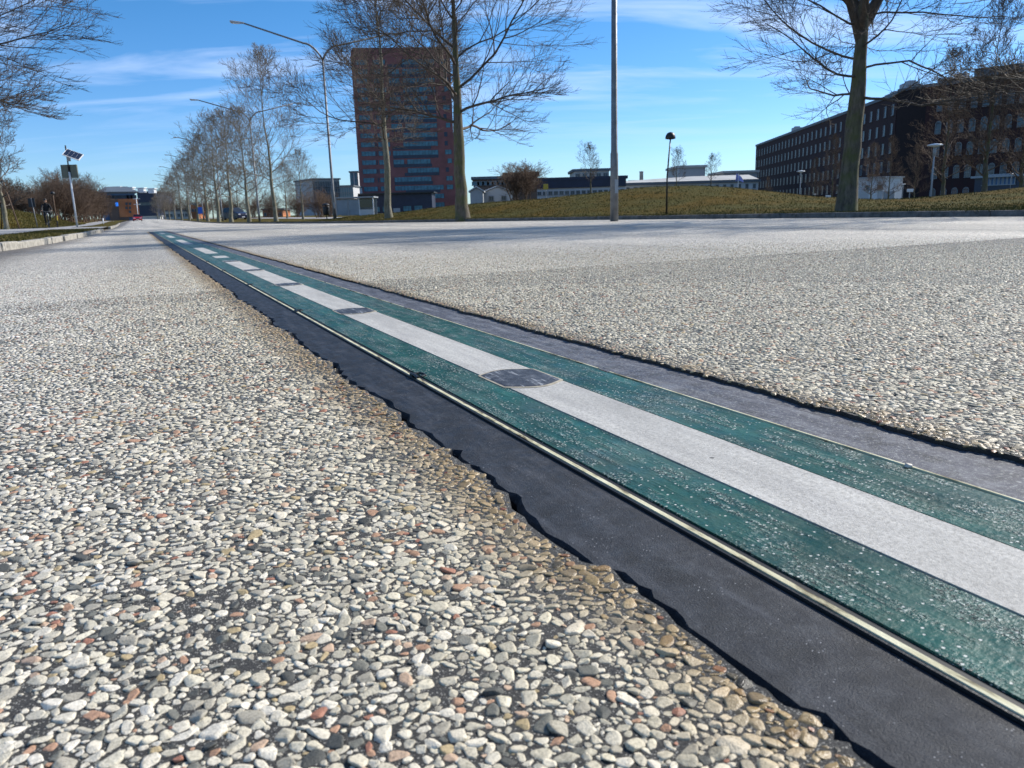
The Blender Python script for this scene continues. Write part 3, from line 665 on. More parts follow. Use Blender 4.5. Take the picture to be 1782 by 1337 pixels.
# ================================================================== TREES
def rotv(v, ax, a): return Matrix.Rotation(a, 3, ax) @ v
def perp(v):
    a = Vector((0, 0, 1)) if abs(v.z) < .9 else Vector((1, 0, 0)); return v.cross(a).normalized()
class Tree:
    def __init__(s, seed, twig=.006, sides=(9, 6, 4, 3, 3)):
        s.R = random.Random(seed); s.V = []; s.F = []; s.n = 0; s.TV = []; s.TF = []; s.tn = 0; s.twig = twig; s.sides = sides
    def tube(s, P, R_, sides, trunk=False):
        k = len(P); A = np.array([tuple(p) for p in P]); Tn = np.gradient(A, axis=0); Tn /= np.linalg.norm(Tn, axis=1)[:, None]+1e-9
        ref = np.array([1., 0, 0]) if abs(Tn[0, 0]) < .8 else np.array([0, 1., 0])
        U = ref-Tn*(Tn@ref)[:, None]; U /= np.linalg.norm(U, axis=1)[:, None]+1e-9; W = np.cross(Tn, U)
        an = np.arange(sides)*2*pi/sides
        ring = A[:, None]+(U[:, None]*np.cos(an)[None, :, None]+W[:, None]*np.sin(an)[None, :, None])*np.array(R_)[:, None, None]
        i, j = np.meshgrid(np.arange(k-1), np.arange(sides), indexing='ij'); i = i.ravel(); j = j.ravel(); j2 = (j+1) % sides
        Fc = np.stack([i*sides+j, i*sides+j2, (i+1)*sides+j2, (i+1)*sides+j], 1)
        if trunk: s.TV.append(ring.reshape(-1, 3)); s.TF.append(Fc+s.tn); s.tn += k*sides
        else: s.V.append(ring.reshape(-1, 3)); s.F.append(Fc+s.n); s.n += k*sides
    def limb(s, p, d, Lh, rad, lev, maxlev, cfg):
        R_ = s.R; seg = max(3, [10, 9, 6, 4, 3][min(lev, 4)]); P = [p.copy()]; D = [d.copy()]; step = Lh/seg
        wob = cfg.get('wob', .16)*(.9, .95, .8, .55, .45)[min(lev, 4)]; up = cfg.get('up', .08)*(1 if lev < 3 else .8)
        for i in range(seg):
            d = (d+Vector((R_.gauss(0, wob), R_.gauss(0, wob), R_.gauss(0, wob*.8)+up+(cfg.get('droop', 0) if lev == 1 and i < seg*.4 else 0)))).normalized()
            p = p+d*step; P.append(p.copy()); D.append(d.copy())
        tip = max(s.twig*.55, rad*.25); rr = [rad+(tip-rad)*(i/seg)**.9 for i in range(seg+1)]
        s.tube(P, rr, s.sides[min(lev, 4)])
        if lev >= maxlev: return
        cnt = cfg['n'][lev]; cnt = max(1, int(cnt*R_.uniform(.8, 1.2)*(min(1., Lh/(cfg['L'][lev])) if cfg.get('L') else 1)+.5))
        ph = R_.uniform(0, 6.28)
        for c in range(cnt):
            f = .18+.80*(c+R_.random()*.9)/cnt; f = min(f, .99); x = f*seg; i = int(x); q = P[i].lerp(P[min(i+1, seg)], x-i); dd = D[min(i+1, seg)]
            ph += 2.4+R_.uniform(-.5, .5); ax = rotv(perp(dd), dd, ph) if True else perp(dd)
            ang = math.radians(R_.uniform(26, 52) if lev < 3 else R_.uniform(20, 42)); nd = rotv(dd, ax, ang)
            if nd.z < -.35: nd.z *= .3; nd.normalize()
            ln = Lh*cfg.get('ratio', .52)*(1.15-.65*f)*R_.uniform(.7, 1.25)
            cr = max(s.twig, rr[i]*R_.uniform(.45, .65))
            s.limb(q, nd, ln, cr, lev+1, maxlev, cfg)
    def grow(s, H, r0, clear, spread, cfg, lean=(0, 0), nl=16, elev=(22, 68), maxlev=4, peak=.35, crook=.03, flare=1.45, rfrac=.36):
        R_ = s.R; k = 22; P = []; p = Vector((0, 0, -.15)); cx_, cy_ = 0, 0
        for i in range(k+1):
            t = i/k; P.append(Vector((lean[0]*t**1.15*H+cx_, lean[1]*t*H+cy_, t*H-(.15 if i == 0 else 0))))
            cx_ += R_.gauss(0, crook)*H/12; cy_ += R_.gauss(0, crook)*H/12
        rr = [r0*((1-.62*(i/k)) if i/k*H < clear else max(.08, (1-.62*(i/k))*(1-((i/k*H-clear)/(H-clear))**.8*.93))) for i in range(k+1)]
        # more points near the base for the flare
        PP = []; RR = []
        for t, m in ((0, flare), (.008, flare*.86), (.02, 1+(flare-1)*.4), (.045, 1.06)):
            x = t*k; i = int(x); q = P[i].lerp(P[i+1], x-i); q.z = t*H-(.15 if t == 0 else 0); PP.append(q); RR.append(r0*m)
        for i in range(2, k+1): PP.append(P[i]); RR.append(rr[i])
        s.tube(PP, RR, 14, True)
        for b in range(3):   # root flare knuckles
            pass
        ph = R_.uniform(0, 6)
        for c in range(nl):
            f = (c+R_.random()*.8)/nl; z = clear+(H-clear)*f**1.05*.97; x = z/H*k; i = min(int(x), k-1); q = P[i].lerp(P[i+1], x-i)
            ph += 2.399+R_.uniform(-.45, .45); el_ = math.radians(elev[0]+(elev[1]-elev[0])*f+R_.uniform(-9, 9))
            prof = (1-((f-peak)/(1-peak))**2)**.6 if f > peak else .72+.28*(f/peak)
            ln = max(.12*spread, spread*prof*R_.uniform(.75, 1.15)); rad = max(s.twig*1.5, rr[i]*rfrac*R_.uniform(.8, 1.25)*(.6+.4*prof))
            s.limb(q, Vector((math.cos(ph)*math.cos(el_), math.sin(ph)*math.cos(el_), math.sin(el_))), ln, rad, 1, maxlev, cfg)
    def bush(s, H, stems, cfg, maxlev=4, r0=.04, wide=.5):
        R_ = s.R
        for i in range(stems):
            a = R_.uniform(0, 6.28); tl = R_.uniform(.05, wide); q = Vector((R_.gauss(0, H*.09), R_.gauss(0, H*.09), -.1))
            s.limb(q, Vector((math.cos(a)*tl, math.sin(a)*tl, 1)).normalized(), H*R_.uniform(.65, 1.0), r0*R_.uniform(.6, 1.2), 1, maxlev, cfg)
    def meshes(s, mt, mc):
        t = npmesh('trunk', np.concatenate(s.TV), np.concatenate(s.TF), mt, 4, True) if s.TV else None
        c = npmesh('crown', np.concatenate(s.V), np.concatenate(s.F), mc, 4, True)
        return t, c, sum(len(f) for f in s.F)
def plant(name, label, cat, meshes, loc, rotz=0, sc_=1., group=None):
    t, c, _ = meshes; o = thing(name, label, cat, loc, rotz, group); o.scale = sc_ if hasattr(sc_, '__len__') else (sc_,)*3
    if t: link('trunk', t, o)
    link('crown' if t else 'branches', c, o); return o
def base_at(px, D, fn):
    # world position on the ground at image column px and depth D (iterated, as the column leans with the roll)
    y = 380.
    for _ in range(4):
        p = at(px, y, D); z = float(fn(p.x, p.y)); v = Vector((p.x, p.y, z-EYE)); y = 668.5-FPX*v.dot(UP)/v.dot(F)
    return Vector((p.x, p.y, z))

# --- three big trees in front
c_big = dict(n=[0, 12, 8, 6], wob=.16, up=.055, ratio=.60)
tA = Tree(21, .0060); tA.grow(11.5, .215, 2.9, 4.6, c_big, lean=(.004, 0), nl=27, elev=(12, 68), peak=.14, rfrac=.40); mA = tA.meshes(M['bark'], M['twig'])
plant('street_tree', 'large bare tree with spreading crown standing right of the red tower', 'tree', mA, base_at(806, 28, groundR), 1.9, group='bare trees along the right kerb')
tB = Tree(34, .0068); tB.grow(12.0, .155, 3.1, 4.4, c_big, lean=(-.004, 0), nl=27, elev=(4, 70), peak=.16, rfrac=.36); mB = tB.meshes(M['bark2'], M['twig'])
plant('street_tree', 'bare tree with pale trunk standing in front of the red tower', 'tree', mB, base_at(677, 36, groundR), .4, group='bare trees along the right kerb')
tC = Tree(55, .0042); tC.grow(10.0, .20, 2.35, 3.6, dict(n=[0, 9, 8, 6], wob=.17, up=.045, ratio=.58), lean=(.035, .01), nl=34, elev=(-4, 62), peak=.25, rfrac=.20, flare=1.4, crook=.02)
for z_, az, el_, ln, rd in ((3.55, 2.9, 58, 4.0, .10), (3.75, .35, 42, 4.2, .10), (3.7, 3.9, 48, 4.2, .085), (4.0, 1.6, 60, 4.2, .08), (3.9, 5.2, 50, 4.2, .08), (4.6, 2.4, 45, 3.8, .07), (4.9, 0.0, 40, 3.8, .07)):
    tC.limb(Vector((.035*(z_/10)**1.15*10, .01*z_, z_)), Vector((math.cos(az)*math.cos(math.radians(el_)), math.sin(az)*math.cos(math.radians(el_)), math.sin(math.radians(el_)))), ln, rd, 1, 4, dict(n=[0, 12, 8, 6], wob=.16, up=.05, ratio=.55))
mC = tC.meshes(M['bark'], M['twig'])
plant('street_tree', 'thick mossy trunk leaning slightly right in front of the brick building', 'tree', mC, base_at(1472, 17.5, groundR), .3, group='bare trees along the right kerb')
print('big trees', mA[2], mB[2], mC[2])
# --- mid and far row
c_mid = dict(n=[0, 8, 5, 4], wob=.11, up=.06, ratio=.60)
tD = Tree(61, .008); tD.grow(11.3, .14, 2.2, 3.7, c_mid, nl=26, elev=(22, 70), peak=.2, rfrac=.3); mD = tD.meshes(M['bark2'], M['twig_grey'])
tE = Tree(67, .0095); tE.grow(11.0, .19, 2.2, 4.1, c_mid, nl=26, elev=(10, 66), peak=.25); mE = tE.meshes(M['bark2'], M['twig_grey'])
tF = Tree(71, .011); tF.grow(11.4, .21, 2.5, 4.0, c_mid, nl=22, elev=(15, 70), peak=.3); mF = tF.meshes(M['bark2'], M['twig_grey'])
grp = 'bare trees along the right kerb'
plant('street_tree', 'tall slender bare tree with pale trunk, left of the nearest full double-arm street lamp', 'tree', mD, base_at(481, 56, groundR), .7, group=grp)
row = [(434, 66, mE, .80), (403, 78, mF, .90), (381, 90, mE, 1.02), (362, 104, mF, .94), (345, 120, mE, .96), (330, 140, mF, .90), (317, 162, mE, .94), (305, 190, mF, .88), (296, 220, mE, .90), (288, 255, mF, .85), (281, 295, mE, .88), (275, 340, mF, .82)]
ords = ['second', 'third', 'fourth', 'fifth', 'sixth', 'seventh', 'eighth', 'ninth', 'tenth', 'eleventh', 'twelfth', 'last']
for (px, D, me, s_), od in zip(row, ords):
    p = base_at(px, D, groundR); plant('street_tree', od+' tree of the receding row, counted leftwards from the slender pale-trunked one' if od != 'last' else 'farthest tree of the receding row, smallest and nearest the red car', 'tree', me, p, random.uniform(0, 6), s_, grp)
plant('park_tree', 'round-headed bare tree with low forks behind the lamp row', 'tree', mE, base_at(528, 92, groundR), 2.2, .68, 'trees behind the lamp row')
for (px, D, me, s_, lb) in ((500, 120, mF, .7, 'bare tree behind the slender tree, left of the round-headed tree'), (452, 135, mE, .85, 'hazy bare tree behind the second double-arm street lamp'), (415, 150, mF, .85, 'bare tree behind the dark parked van'), (372, 175, mE, .9, 'distant bare tree standing behind the blue traffic sign')):
    plant('park_tree', lb, 'tree', me, base_at(px, D, groundR), random.uniform(0, 6), s_, 'trees behind the lamp row')

# --- thickets on the left, shrubs
c_bush = dict(n=[0, 10, 7, 4], wob=.11, up=.07, ratio=.55)
bu = []
for sd_, H in ((81, 5.2), (83, 4.6), (87, 5.6)):
    b = Tree(sd_, .010); b.bush(H, 20, c_bush, 4, .05, .55); bu.append(b.meshes(M['bark'], M['twig_red']))
bl = [(98, 318, -8.5), (118, 306, -8), (138, 305, -8), (154, 318, -7.5), (168, 332, -7.2), (78, 335, -9), (58, 340, -10.5), (38, 335, -12), (14, 325, -14), (-12, 310, -16), (124, 330, -7.4), (146, 338, -7), (176, 345, -6.8), (-40, 320, -17), (108, 298, -11), (66, 325, -13), (30, 315, -16)]
def d_for_n(px, n0):
    lo_, hi_ = 10., 400.
    for _ in range(50):
        m_ = (lo_+hi_)/2; q = at(px, 392, m_); n_, r_ = WR(q.x, q.y)
        # n shrinks towards the vanishing point's side as depth grows
        if n_ < n0: hi_ = m_
        else: lo_ = m_
    return m_
bl_lab = ['behind and right of the cyclist', 'left of the solar-panel pole foot', 'just right of the solar-panel pole', 'right of the solar-panel pole, second along', 'nearest the orange building on the left',
          'directly behind the cyclist', 'between the leaning sign post and the cyclist', 'behind the leaning sign post', 'behind the leaning stake at the left edge', 'cut by the left edge of the picture',
          'low in front of the solar-panel pole row', 'low, beside the white marker post', 'farthest right, at the end of the thicket', 'outside the left picture edge', 'tallest, behind the square sign box', 'taller, behind the cyclist', 'taller, behind the leaning stakes']
for i, ((px, py, n0), lb) in enumerate(zip(bl, bl_lab)):
    D = d_for_n(px, n0); q = base_at(px, D, groundL); s_ = (at(px, py, D).z-q.z)/(5.2, 4.6, 5.6)[i % 3]/1.05; print('shrub', px, round(D, 1), round(s_, 2))
    plant('shrub', 'leafless brown shrub '+lb, 'shrub', bu[i % 3], q, random.uniform(0, 6), (s_*1.15, s_*1.15, s_), 'leafless shrubs left of the path')
# left-edge tree and the big crown reaching in at top left
tG = Tree(91, .009); tG.grow(7.2, .13, 1.2, 2.6, dict(n=[0, 9, 7, 4], wob=.17, up=.08, ratio=.55), nl=18, elev=(20, 70), rfrac=.45); mG = tG.meshes(M['bark2'], M['twig'])
plant('small_tree', 'multi-branched bare tree at the left edge behind the leaning stake', 'tree', mG, base_at(12, 47, groundL), .5, 1.0)
plant('small_tree', 'bare tree half cut off by the left edge', 'tree', mG, base_at(-42, 42, groundL), 2.4, .85)
tH = Tree(97, .0055); tH.grow(9.5, .22, 2.7, 5.2, dict(n=[0, 14, 10, 6], wob=.13, up=.03, ratio=.52), nl=30, elev=(2, 62), peak=.3, rfrac=.30); mH = tH.meshes(M['bark'], M['twig'])
plant('overhanging_tree', 'dense bare crown reaching into the top left corner of the sky', 'tree', mH, base_at(-150, 21, groundL), 1.2, 1.0)
# shrubs and small trees in the middle distance on the right
tI = Tree(101, .013); tI.bush(5.0, 18, c_bush, 4, .06, .7); mI = tI.meshes(M['twig_red'], M['twig_red'])
tJ = Tree(103, .010); tJ.grow(6.5, .12, 1.4, 3.2, dict(n=[0, 8, 5, 4], wob=.15, up=.1, ratio=.52), nl=15, elev=(25, 70)); mJ = tJ.meshes(M['bark'], M['twig'])
tK = Tree(107, .0075); tK.grow(9.5, .13, 1.0, 2.9, dict(n=[0, 10, 6, 4], wob=.14, up=.10, ratio=.5), nl=26, elev=(20, 74), peak=.12); mK = tK.meshes(M['bark'], M['twig_red'])
gz = lambda x, y: .1+0*x
def zat(px, py, D): return at(px, py, D)
plant('shrub', 'reddish brown shrub in front of the brown building behind the mound', 'shrub', mI, zat(905, 352, 75), .3, (1.0, 1.0, .72))
plant('small_tree', 'small round bare tree in front of the navy-roofed building', 'tree', mJ, zat(1028, 340, 80), .3, .68)
plant('small_tree', 'small bare tree just right of the black globe lamp', 'tree', mJ, zat(1177, 332, 80), 1.7, (.50, .50, .56))
plant('small_tree', 'small bare tree in front of the long white dormered building', 'tree', mJ, zat(1237, 331, 85), 3.1, (.50, .50, .50))
for (px, py, D, s_, lb) in ((1640, 350, 42, .80, 'tall conical bare tree in front of the dark recess of the brick building'), (1712, 350, 36, .92, 'large bare tree in front of the right wing of the brick building'), (1775, 352, 38, .78, 'bare tree at the right edge, in front of the grey penthouse'),
                        (1545, 356, 60, .52, 'small bare tree beside the white pavilion'), (1447, 356, 62, .55, 'small bare tree left of the thick mossy trunk'), (1515, 356, 64, .50, 'small bare tree right behind the thick mossy trunk'), (1416, 356, 70, .42, 'smallest bare tree near the left disc lamp'), (1590, 354, 55, .42, 'low bare tree left of the tall conical tree'),
                        (1335, 350, 90, .28, 'little shrubby tree at the left end of the brick building')):
    plant('garden_tree', lb, 'tree', mK, zat(px, py, D), random.uniform(0, 6), s_, 'bare trees in front of the brick building')
plant('street_tree', 'bare crown reaching in from the right at the top right corner', 'tree', mD, zat(1890, 350, 17), 4.0, (1.15, 1.15, .95))

# ================================================================== STREET LAMPS
def lamp_thing(label, loc, sc_=1.):
    o = thing('street_lamp', label, 'street lamp', loc, -RA, 'double-arm street lamps along the right kerb'); o.scale = (sc_,)*3
    b = MB(); b.tube([(0, 0, -.1), (0, 0, 1.5), (0, 0, 1.55), (0, 0, 8.6)], [.098, .092, .078, .050], 14); b.build('pole', M['galv'], o, True)
    b = MB(); b.box((0, -.1, .75), (.085, .02, .32)); b.build('access_door', M['greypaint'], o)
    for sgn, ln in ((-1, 4.0), (1, 3.9)):
        b = MB(); pts = [(0, 0, 8.5)]
        for i in range(1, 9):
            t = i/8; pts.append((sgn*ln*.24*t, 0, 8.55+.75*(1-(1-t)**2)))
        x0 = pts[-1]; pts.append((sgn*ln, 0, 9.30+ln*.20)); b.tube(pts, [.055]*8+[.05, .04], 8); b.build('arm', M['galv'], o, True)
        b = MB(); ex = sgn*ln; ez = 9.30+ln*.20
        b.add([(ex+sgn*x, y, ez+z) for x, y, z in ((-.05, -.05, .04), (.65, -.13, .07), (.65, .13, .07), (-.05, .05, .04), (-.05, -.05, -.04), (.6, -.13, -.03), (.6, .13, -.03), (-.05, .05, -.04))],
              [(0, 1, 2, 3), (7, 6, 5, 4), (0, 4, 5, 1), (1, 5, 6, 2), (2, 6, 7, 3), (3, 7, 4, 0)][::1])
        lm = b.build('lamp_head', M['greypaint'], o, bevel=.015)
        g_ = MB(); g_.box((ex+sgn*.36, 0, ez-.035), (.38, .17, .03)); g_.build('lens', M['lampglass'], lm)
    return o
lamp_pts = [(1070, 19), (583, 45), (452, 72.5), (392, 102)]
l1 = lamp_thing('nearest street lamp, thick grey pole rising out of the top of the picture', base_at(1069, 19, groundR))
names = ['street lamp with both arms visible, just left of the red tower', 'second full double-arm street lamp, behind the slender pale-trunked tree', 'third full street lamp, its arm rising out of the tree row', 'fourth full street lamp along the tree row', 'fifth full street lamp along the tree row', 'sixth full street lamp along the tree row', 'farthest street lamp whose arm shows above the tree row']
tips = [(583, 45), (452, 70), (388, 100), (355, 127), (333, 155), (318, 180), (307, 208)]
for (px, D), nm in zip(tips, names): dup(l1, base_at(px, D, groundR), -RA, 1.0, nm)

# black globe lamp on the mound
o = thing('park_lamp', 'black mushroom-domed lamp on a thin pole in front of the green mound', 'park lamp', base_at(1160, 22, groundR)); 
b = MB(); b.tube([(0, 0, -.1), (.0, 0, 1.0), (.075, 0, 2.02)], [.026, .022, .018], 10); b.build('pole', M['darkmetal'], o, True)
b = MB(); b.lathe([(.02, 2.0), (.135, 2.02), (.14, 2.05), (.128, 2.11), (.095, 2.165), (.05, 2.19), (.01, 2.20)], (.075, 0, 0), 24); b.build('lamp_shade', M['darkmetal'], o, True)
# disc lamps near the brick building
def disc_lamp(label, px, py_top, py_base, D, first=[None]):
    H = (py_base-py_top)*D/1340.; p = zat(px, py_base, D)
    if first[0] is None:
        o = thing('disc_lamp', label, 'park lamp', p, 0, 'pale disc-topped park lamps')
        b = MB(); b.tube([(0, 0, -.4), (0, 0, .98)], [.022, .016], 8); b.build('pole', M['greypaint'], o, True)
        b = MB(); b.lathe([(.02, .95), (.05, .955), (.17, .985), (.155, 1.0), (.06, 1.015), (.01, 1.02)], sides=20); b.build('lamp_shade', M['whitepaint'], o, True)
        b = MB(); b.lathe([(.035, .80), (.035, .95)], sides=12); b.build('lamp_body', M['greypaint'], o, True); first[0] = o
        o.scale = (H*.8, H*.8, H); return o
    return dup(first[0], p, 0, (H*.8, H*.8, H), label)
disc_lamp('disc-topped lamp left of the thick mossy trunk', 1391, 301, 352, 42)
for a in (('tallest disc-topped lamp, left of the tall conical tree', 1619, 258, 348, 34), ('small disc-topped lamp right of the white pavilion', 1570, 322, 348, 55), ('disc-topped lamp on the right mound near the right edge', 1758, 304, 326, 52), ('smallest disc-topped lamp beside the white sign left of the thick trunk', 1417, 339, 357, 70)): disc_lamp(*a)
def small_sign(label, px, py0, py1, D, wpx, hpx, m, pole_m='greypaint', lean=0):
    p = zat(px, py1, D); s_ = D/1340.; o = thing('sign', label, 'sign', p); H = (py1-py0)*s_
    b = MB(); b.tube([(0, 0, -.3), (lean, 0, H)], .03, 8); b.build('post', M[pole_m], o)
    b = MB(); b.box((lean, -.04, H-hpx*s_/2), (wpx*s_, .03, hpx*s_)); b.build('panel', M[m], o, bevel=.01); return o
small_sign('white sign board left of the thick mossy trunk', 1440, 341, 357, 58, 9, 4, 'whitepaint')
small_sign('white sign board right of the white pavilion', 1582, 330, 348, 50, 11, 5, 'whitepaint')
small_sign('yellow square sign in front of the navy-roofed building', 950, 322, 345, 70, 8, 9, 'yellow')
small_sign('blue rectangular traffic sign among the far tree row', 350, 362, 388, 120, 9, 11, 'bluesign', 'galv')

# flag
o = thing('flag', 'white and blue flag on a pole in front of the white dormered building', 'flag', zat(1284, 335, 90))
b = MB(); b.tube([(0, 0, -.5), (0, 0, 2.1)], .04, 8); b.build('pole', M['whitepaint'], o)
b = MB(); q = [(-.25+.9*i/8, .12*math.sin(i*.9), 2.1-.9*(i/8)**1.6) for i in range(9)]
b.add([p_ for i in range(9) for p_ in (q[i], (q[i][0]-.05, q[i][1]+.01, q[i][2]-.9*(1-i/10)))]+[p_ for i in range(9) for p_ in ((q[i][0], q[i][1]+.02, q[i][2]), (q[i][0]-.05, q[i][1]+.03, q[i][2]-.9*(1-i/10)))], [(2*i, 2*i+1, 2*i+3, 2*i+2) for i in range(8)]+[(18+2*i+2, 18+2*i+3, 18+2*i+1, 18+2*i) for i in range(8)])
b.build('cloth', mat('flag_cloth', (.28, .30, .62), .7, var=.5, vscale=2), o)

# ================================================================== BUILDINGS
def quad_prism(P0, P1, depth, z0, z1, mb, m=0):   # facade from P0 (left) to P1 (right), body extends away from the camera
    a = Vector((P0[0], P0[1])); b_ = Vector((P1[0], P1[1])); u = (b_-a).normalized(); nn = Vector((-u.y, u.x))
    mb.prism([a, b_, b_+nn*depth, a+nn*depth], z0, z1, m)
class Facade:    # local frame: x along the facade, y outward (towards the camera), z up
    def __init__(s, P0, P1):
        s.a = Vector((P0[0], P0[1], 0)); s.b = Vector((P1[0], P1[1], 0)); s.u = (s.b-s.a).normalized(); s.len = (s.b-s.a).length; s.ang = math.atan2(s.u.y, s.u.x)
        s.out = Vector((s.u.y, -s.u.x, 0))
    def at(s, x, z, o=0.): p = s.a+s.u*x+s.out*o; return Vector((p.x, p.y, z))
def win_mesh(w_, h_, mf, mg, mull=1):
    b = MB(); t = .09
    for (c, d) in (((0, -.02, h_/2-t/2), (w_, .10, t)), ((0, -.04, -h_/2+t/2), (w_+.1, .16, t)), ((-w_/2+t/2, -.02, 0), (t, .098, h_-2*t)), ((w_/2-t/2, -.02, 0), (t, .098, h_-2*t))): b.box(c, d, m=0)
    for i in range(mull): b.box((-w_/2+w_*(i+1)/(mull+1), -.01, 0), (.06, .06, h_-2*t), m=0)
    b.box((0, .0, 0), (w_-2*t, .03, h_-2*t), m=1)
    return b.mesh('window', [mf, mg])
def put(me, name, parent, loc, ang): o = link(name, me, parent); o.location = loc; o.rotation_euler = (0, 0, ang); return o

# ---- red tower
D = 320.; P0 = at(628, 350, D); P1 = at(802, 350, D+4.2); Pm = at(794, 350, D+3.8)
tw = thing('tower_block', 'red-clad high-rise with teal window bands and navy panels', 'tower', (0, 0, 0))
ztop = at(700, 84, D).z; zw = at(790, 228, D).z
fa = Facade(P0, Pm); ang = fa.ang
wm = (Pm-P0).length; b = MB(); quad_prism(P0, Pm, 22, -1, ztop, b); b.build('wall', M['tred'], tw)
b = MB(); P1b = Vector((P1.x, P1.y+2.6, 0)); a2 = Vector((Pm.x+.01, Pm.y+2.0, 0)); quad_prism(a2, P1b, 18, -1, zw, b); b.build('wing', M['tred'], tw)
b = MB(); quad_prism(fa.at(.6, 0, -.8), fa.at(wm-.6, 0, -.8), 20, ztop, ztop+.8, b); b.build('roof_plant', M['tred2'], tw)
st = 3.42; rows = int((ztop-4)/st); rt = random.Random(7)
nb_win = 0
bandm = {}
def band_win(x0, x1, zc, h_, kind, o=.06):
    b = MB(); c = fa.at((x0+x1)/2, zc, 0); wd = x1-x0
    b.box((0, 0, 0), (wd, .22, h_), m=0)
    if kind == 'glass':
        k = max(1, int(wd/1.25))
        for i in range(k+1): b.box((-wd/2+.05+(wd-.1)*i/k, -.10, 0), (.10, .10, h_-.02), m=1)
        ob = b.build('window', [M['tglass'], M['tnavy']], tw)
    else:
        ob = b.build('panel', [M['tnavy']], tw)
    ob.location = c; ob.rotation_euler = (0, 0, ang)
for i in range(rows):
    z = 3.2+i*st
    xs = wm/40.
    segs = []
    # left zone: paired small windows
    if i < 17:
        segs.append((1.6*xs, (6.2+rt.choice([0, 0, 1.2]))*xs, 'glass')); segs.append((8.6*xs, (12.6+rt.choice([0, 1.])) *xs, 'glass'))
        if rt.random() < .7: segs.append((6.3*xs+1.3, 7.6*xs+.5, 'dark'))
    # centre: long bands
    a_ = rt.choice([14.5, 14.5, 14.5, 19.]); b_ = rt.choice([33.4, 33.4, 30.]) if i > 2 else 35.
    if rt.random() < .6 and i > 3: segs += [(a_*xs, 19.*xs, 'glass')] if a_ < 19 else []; segs += [(20.2*xs, b_*xs, 'glass')]
    else: segs += [(a_*xs, b_*xs, 'glass')]
    if i > 1: segs.append((rt.choice([36.2, 37])*xs, (wm-1.), 'glass') if i > 12 or rt.random() < .75 else (36.2*xs, 37.5*xs, 'dark'))
    for (x0, x1, kd) in segs:
        band_win(x0, x1, z+.75, 1.75, kd)
    if rt.random() < .93 and i < 20:
        x0 = rt.choice([14.5, 19, 14.5, 14.5]); x1 = rt.choice([30.5, 33.4, 33.4, 33.4]); band_win(x0*xs, x1*xs, z-.72, 1.25, 'dark')
# wing windows
fw = Facade(a2, P1b); wk = win_mesh(2.0, 1.4, M['tnavy'], M['tglass'])
for i in range(9):
    for x in (fw.len-2.0,): put(wk, 'window', tw, fw.at(x, 3.9+i*st, .06), fw.ang)
# dark podium hall at its foot
pd = thing('entrance_hall', 'low dark flat-roofed hall at the foot of the red tower', 'building')
q0 = at(607, 352, 300); q1 = at(752, 352, 300); z1 = at(680, 338, 300).z
b = MB(); quad_prism(q0, q1, 14, -1, z1, b); b.build('wall', M['navy'], pd)
b = MB(); b.box(((q0.x+q1.x)/2, q0.y+6, z1+.25), (q1.x-q0.x+2, 15, .5)); b.build('roof', M['darkmetal'], pd)
fp = Facade(q0, q1); gm = win_mesh(3.2, 2.0, M['darkmetal'], M['tglass'], 2)
for x in (10, 14.2, 22, 26.2): put(gm, 'window', pd, fp.at(x, 2.6, .05), fp.ang)
b = MB(); b.box((0, 0, 0), (2.6, .2, 2.8)); u = b.build('door', M['greypaint'], pd); u.location = fp.at(18, 1.4, .12); u.rotation_euler = (0, 0, fp.ang)

def simple_building(name, label, px0, px1, pyt, D0, D1, depth, wallm, roofm='roofgrey', winrows=(), zb=-1, zb_px=None, win=None, overhang=.4, roof_h=.5):
    o = thing(name, label, 'building'); A = at(px0, 350, D0); B = at(px1, 350, D1); zt = at((px0+px1)/2, pyt, (D0+D1)/2).z
    zb_ = at((px0+px1)/2, zb_px, (D0+D1)/2).z if zb_px else zb
    b = MB(); quad_prism(A, B, depth, zb_, zt, b); b.build('wall', M[wallm], o)
    f_ = Facade(A, B); c = f_.at(f_.len/2, zt+roof_h/2, -depth/2)
    b = MB(); b.box((0, 0, 0), (f_.len+2*overhang, depth+2*overhang, roof_h)); r_ = b.build('roof', M[roofm], o); r_.location = c; r_.rotation_euler = (0, 0, f_.ang)
    for (pyc, cnt, ww, wh, mf, mg) in winrows:
        z = at((px0+px1)/2, pyc, (D0+D1)/2).z; me = win_mesh(ww, wh, M[mf], M[mg])
        for i in range(cnt): put(me, 'window', o, f_.at(f_.len*(i+.5)/cnt, z, .03), f_.ang)
    return o, f_, zt
# left of the tower
simple_building('apartment_block', 'grey-blue apartment block behind the shelter, left of the red tower', 546, 593, 313, 260, 265, 18, 'greypaint', winrows=((322, 11, .8, 2.4, 'wframe', 'wglass'), (332, 11, .8, 2.4, 'wframe', 'wglass'), (342, 11, .8, 2.4, 'wframe', 'wglass')))
simple_building('apartment_block', 'lower pale apartment block touching the left side of the red tower', 588, 616, 325, 290, 290, 18, 'bwhite', winrows=((331, 7, .8, 2.2, 'wframe', 'tglass'), (340, 7, .8, 2.2, 'wframe', 'tglass')))
simple_building('apartment_block', 'narrow white and teal block peeking out left of the red tower', 612, 626, 300, 345, 345, 12, 'bwhite', winrows=((306, 2, 1.3, 2.4, 'wframe', 'tglass'), (316, 2, 1.3, 2.4, 'wframe', 'tglass'), (325, 2, 1.3, 2.4, 'wframe', 'tglass'), (333, 2, 1.3, 2.4, 'wframe', 'tglass')))
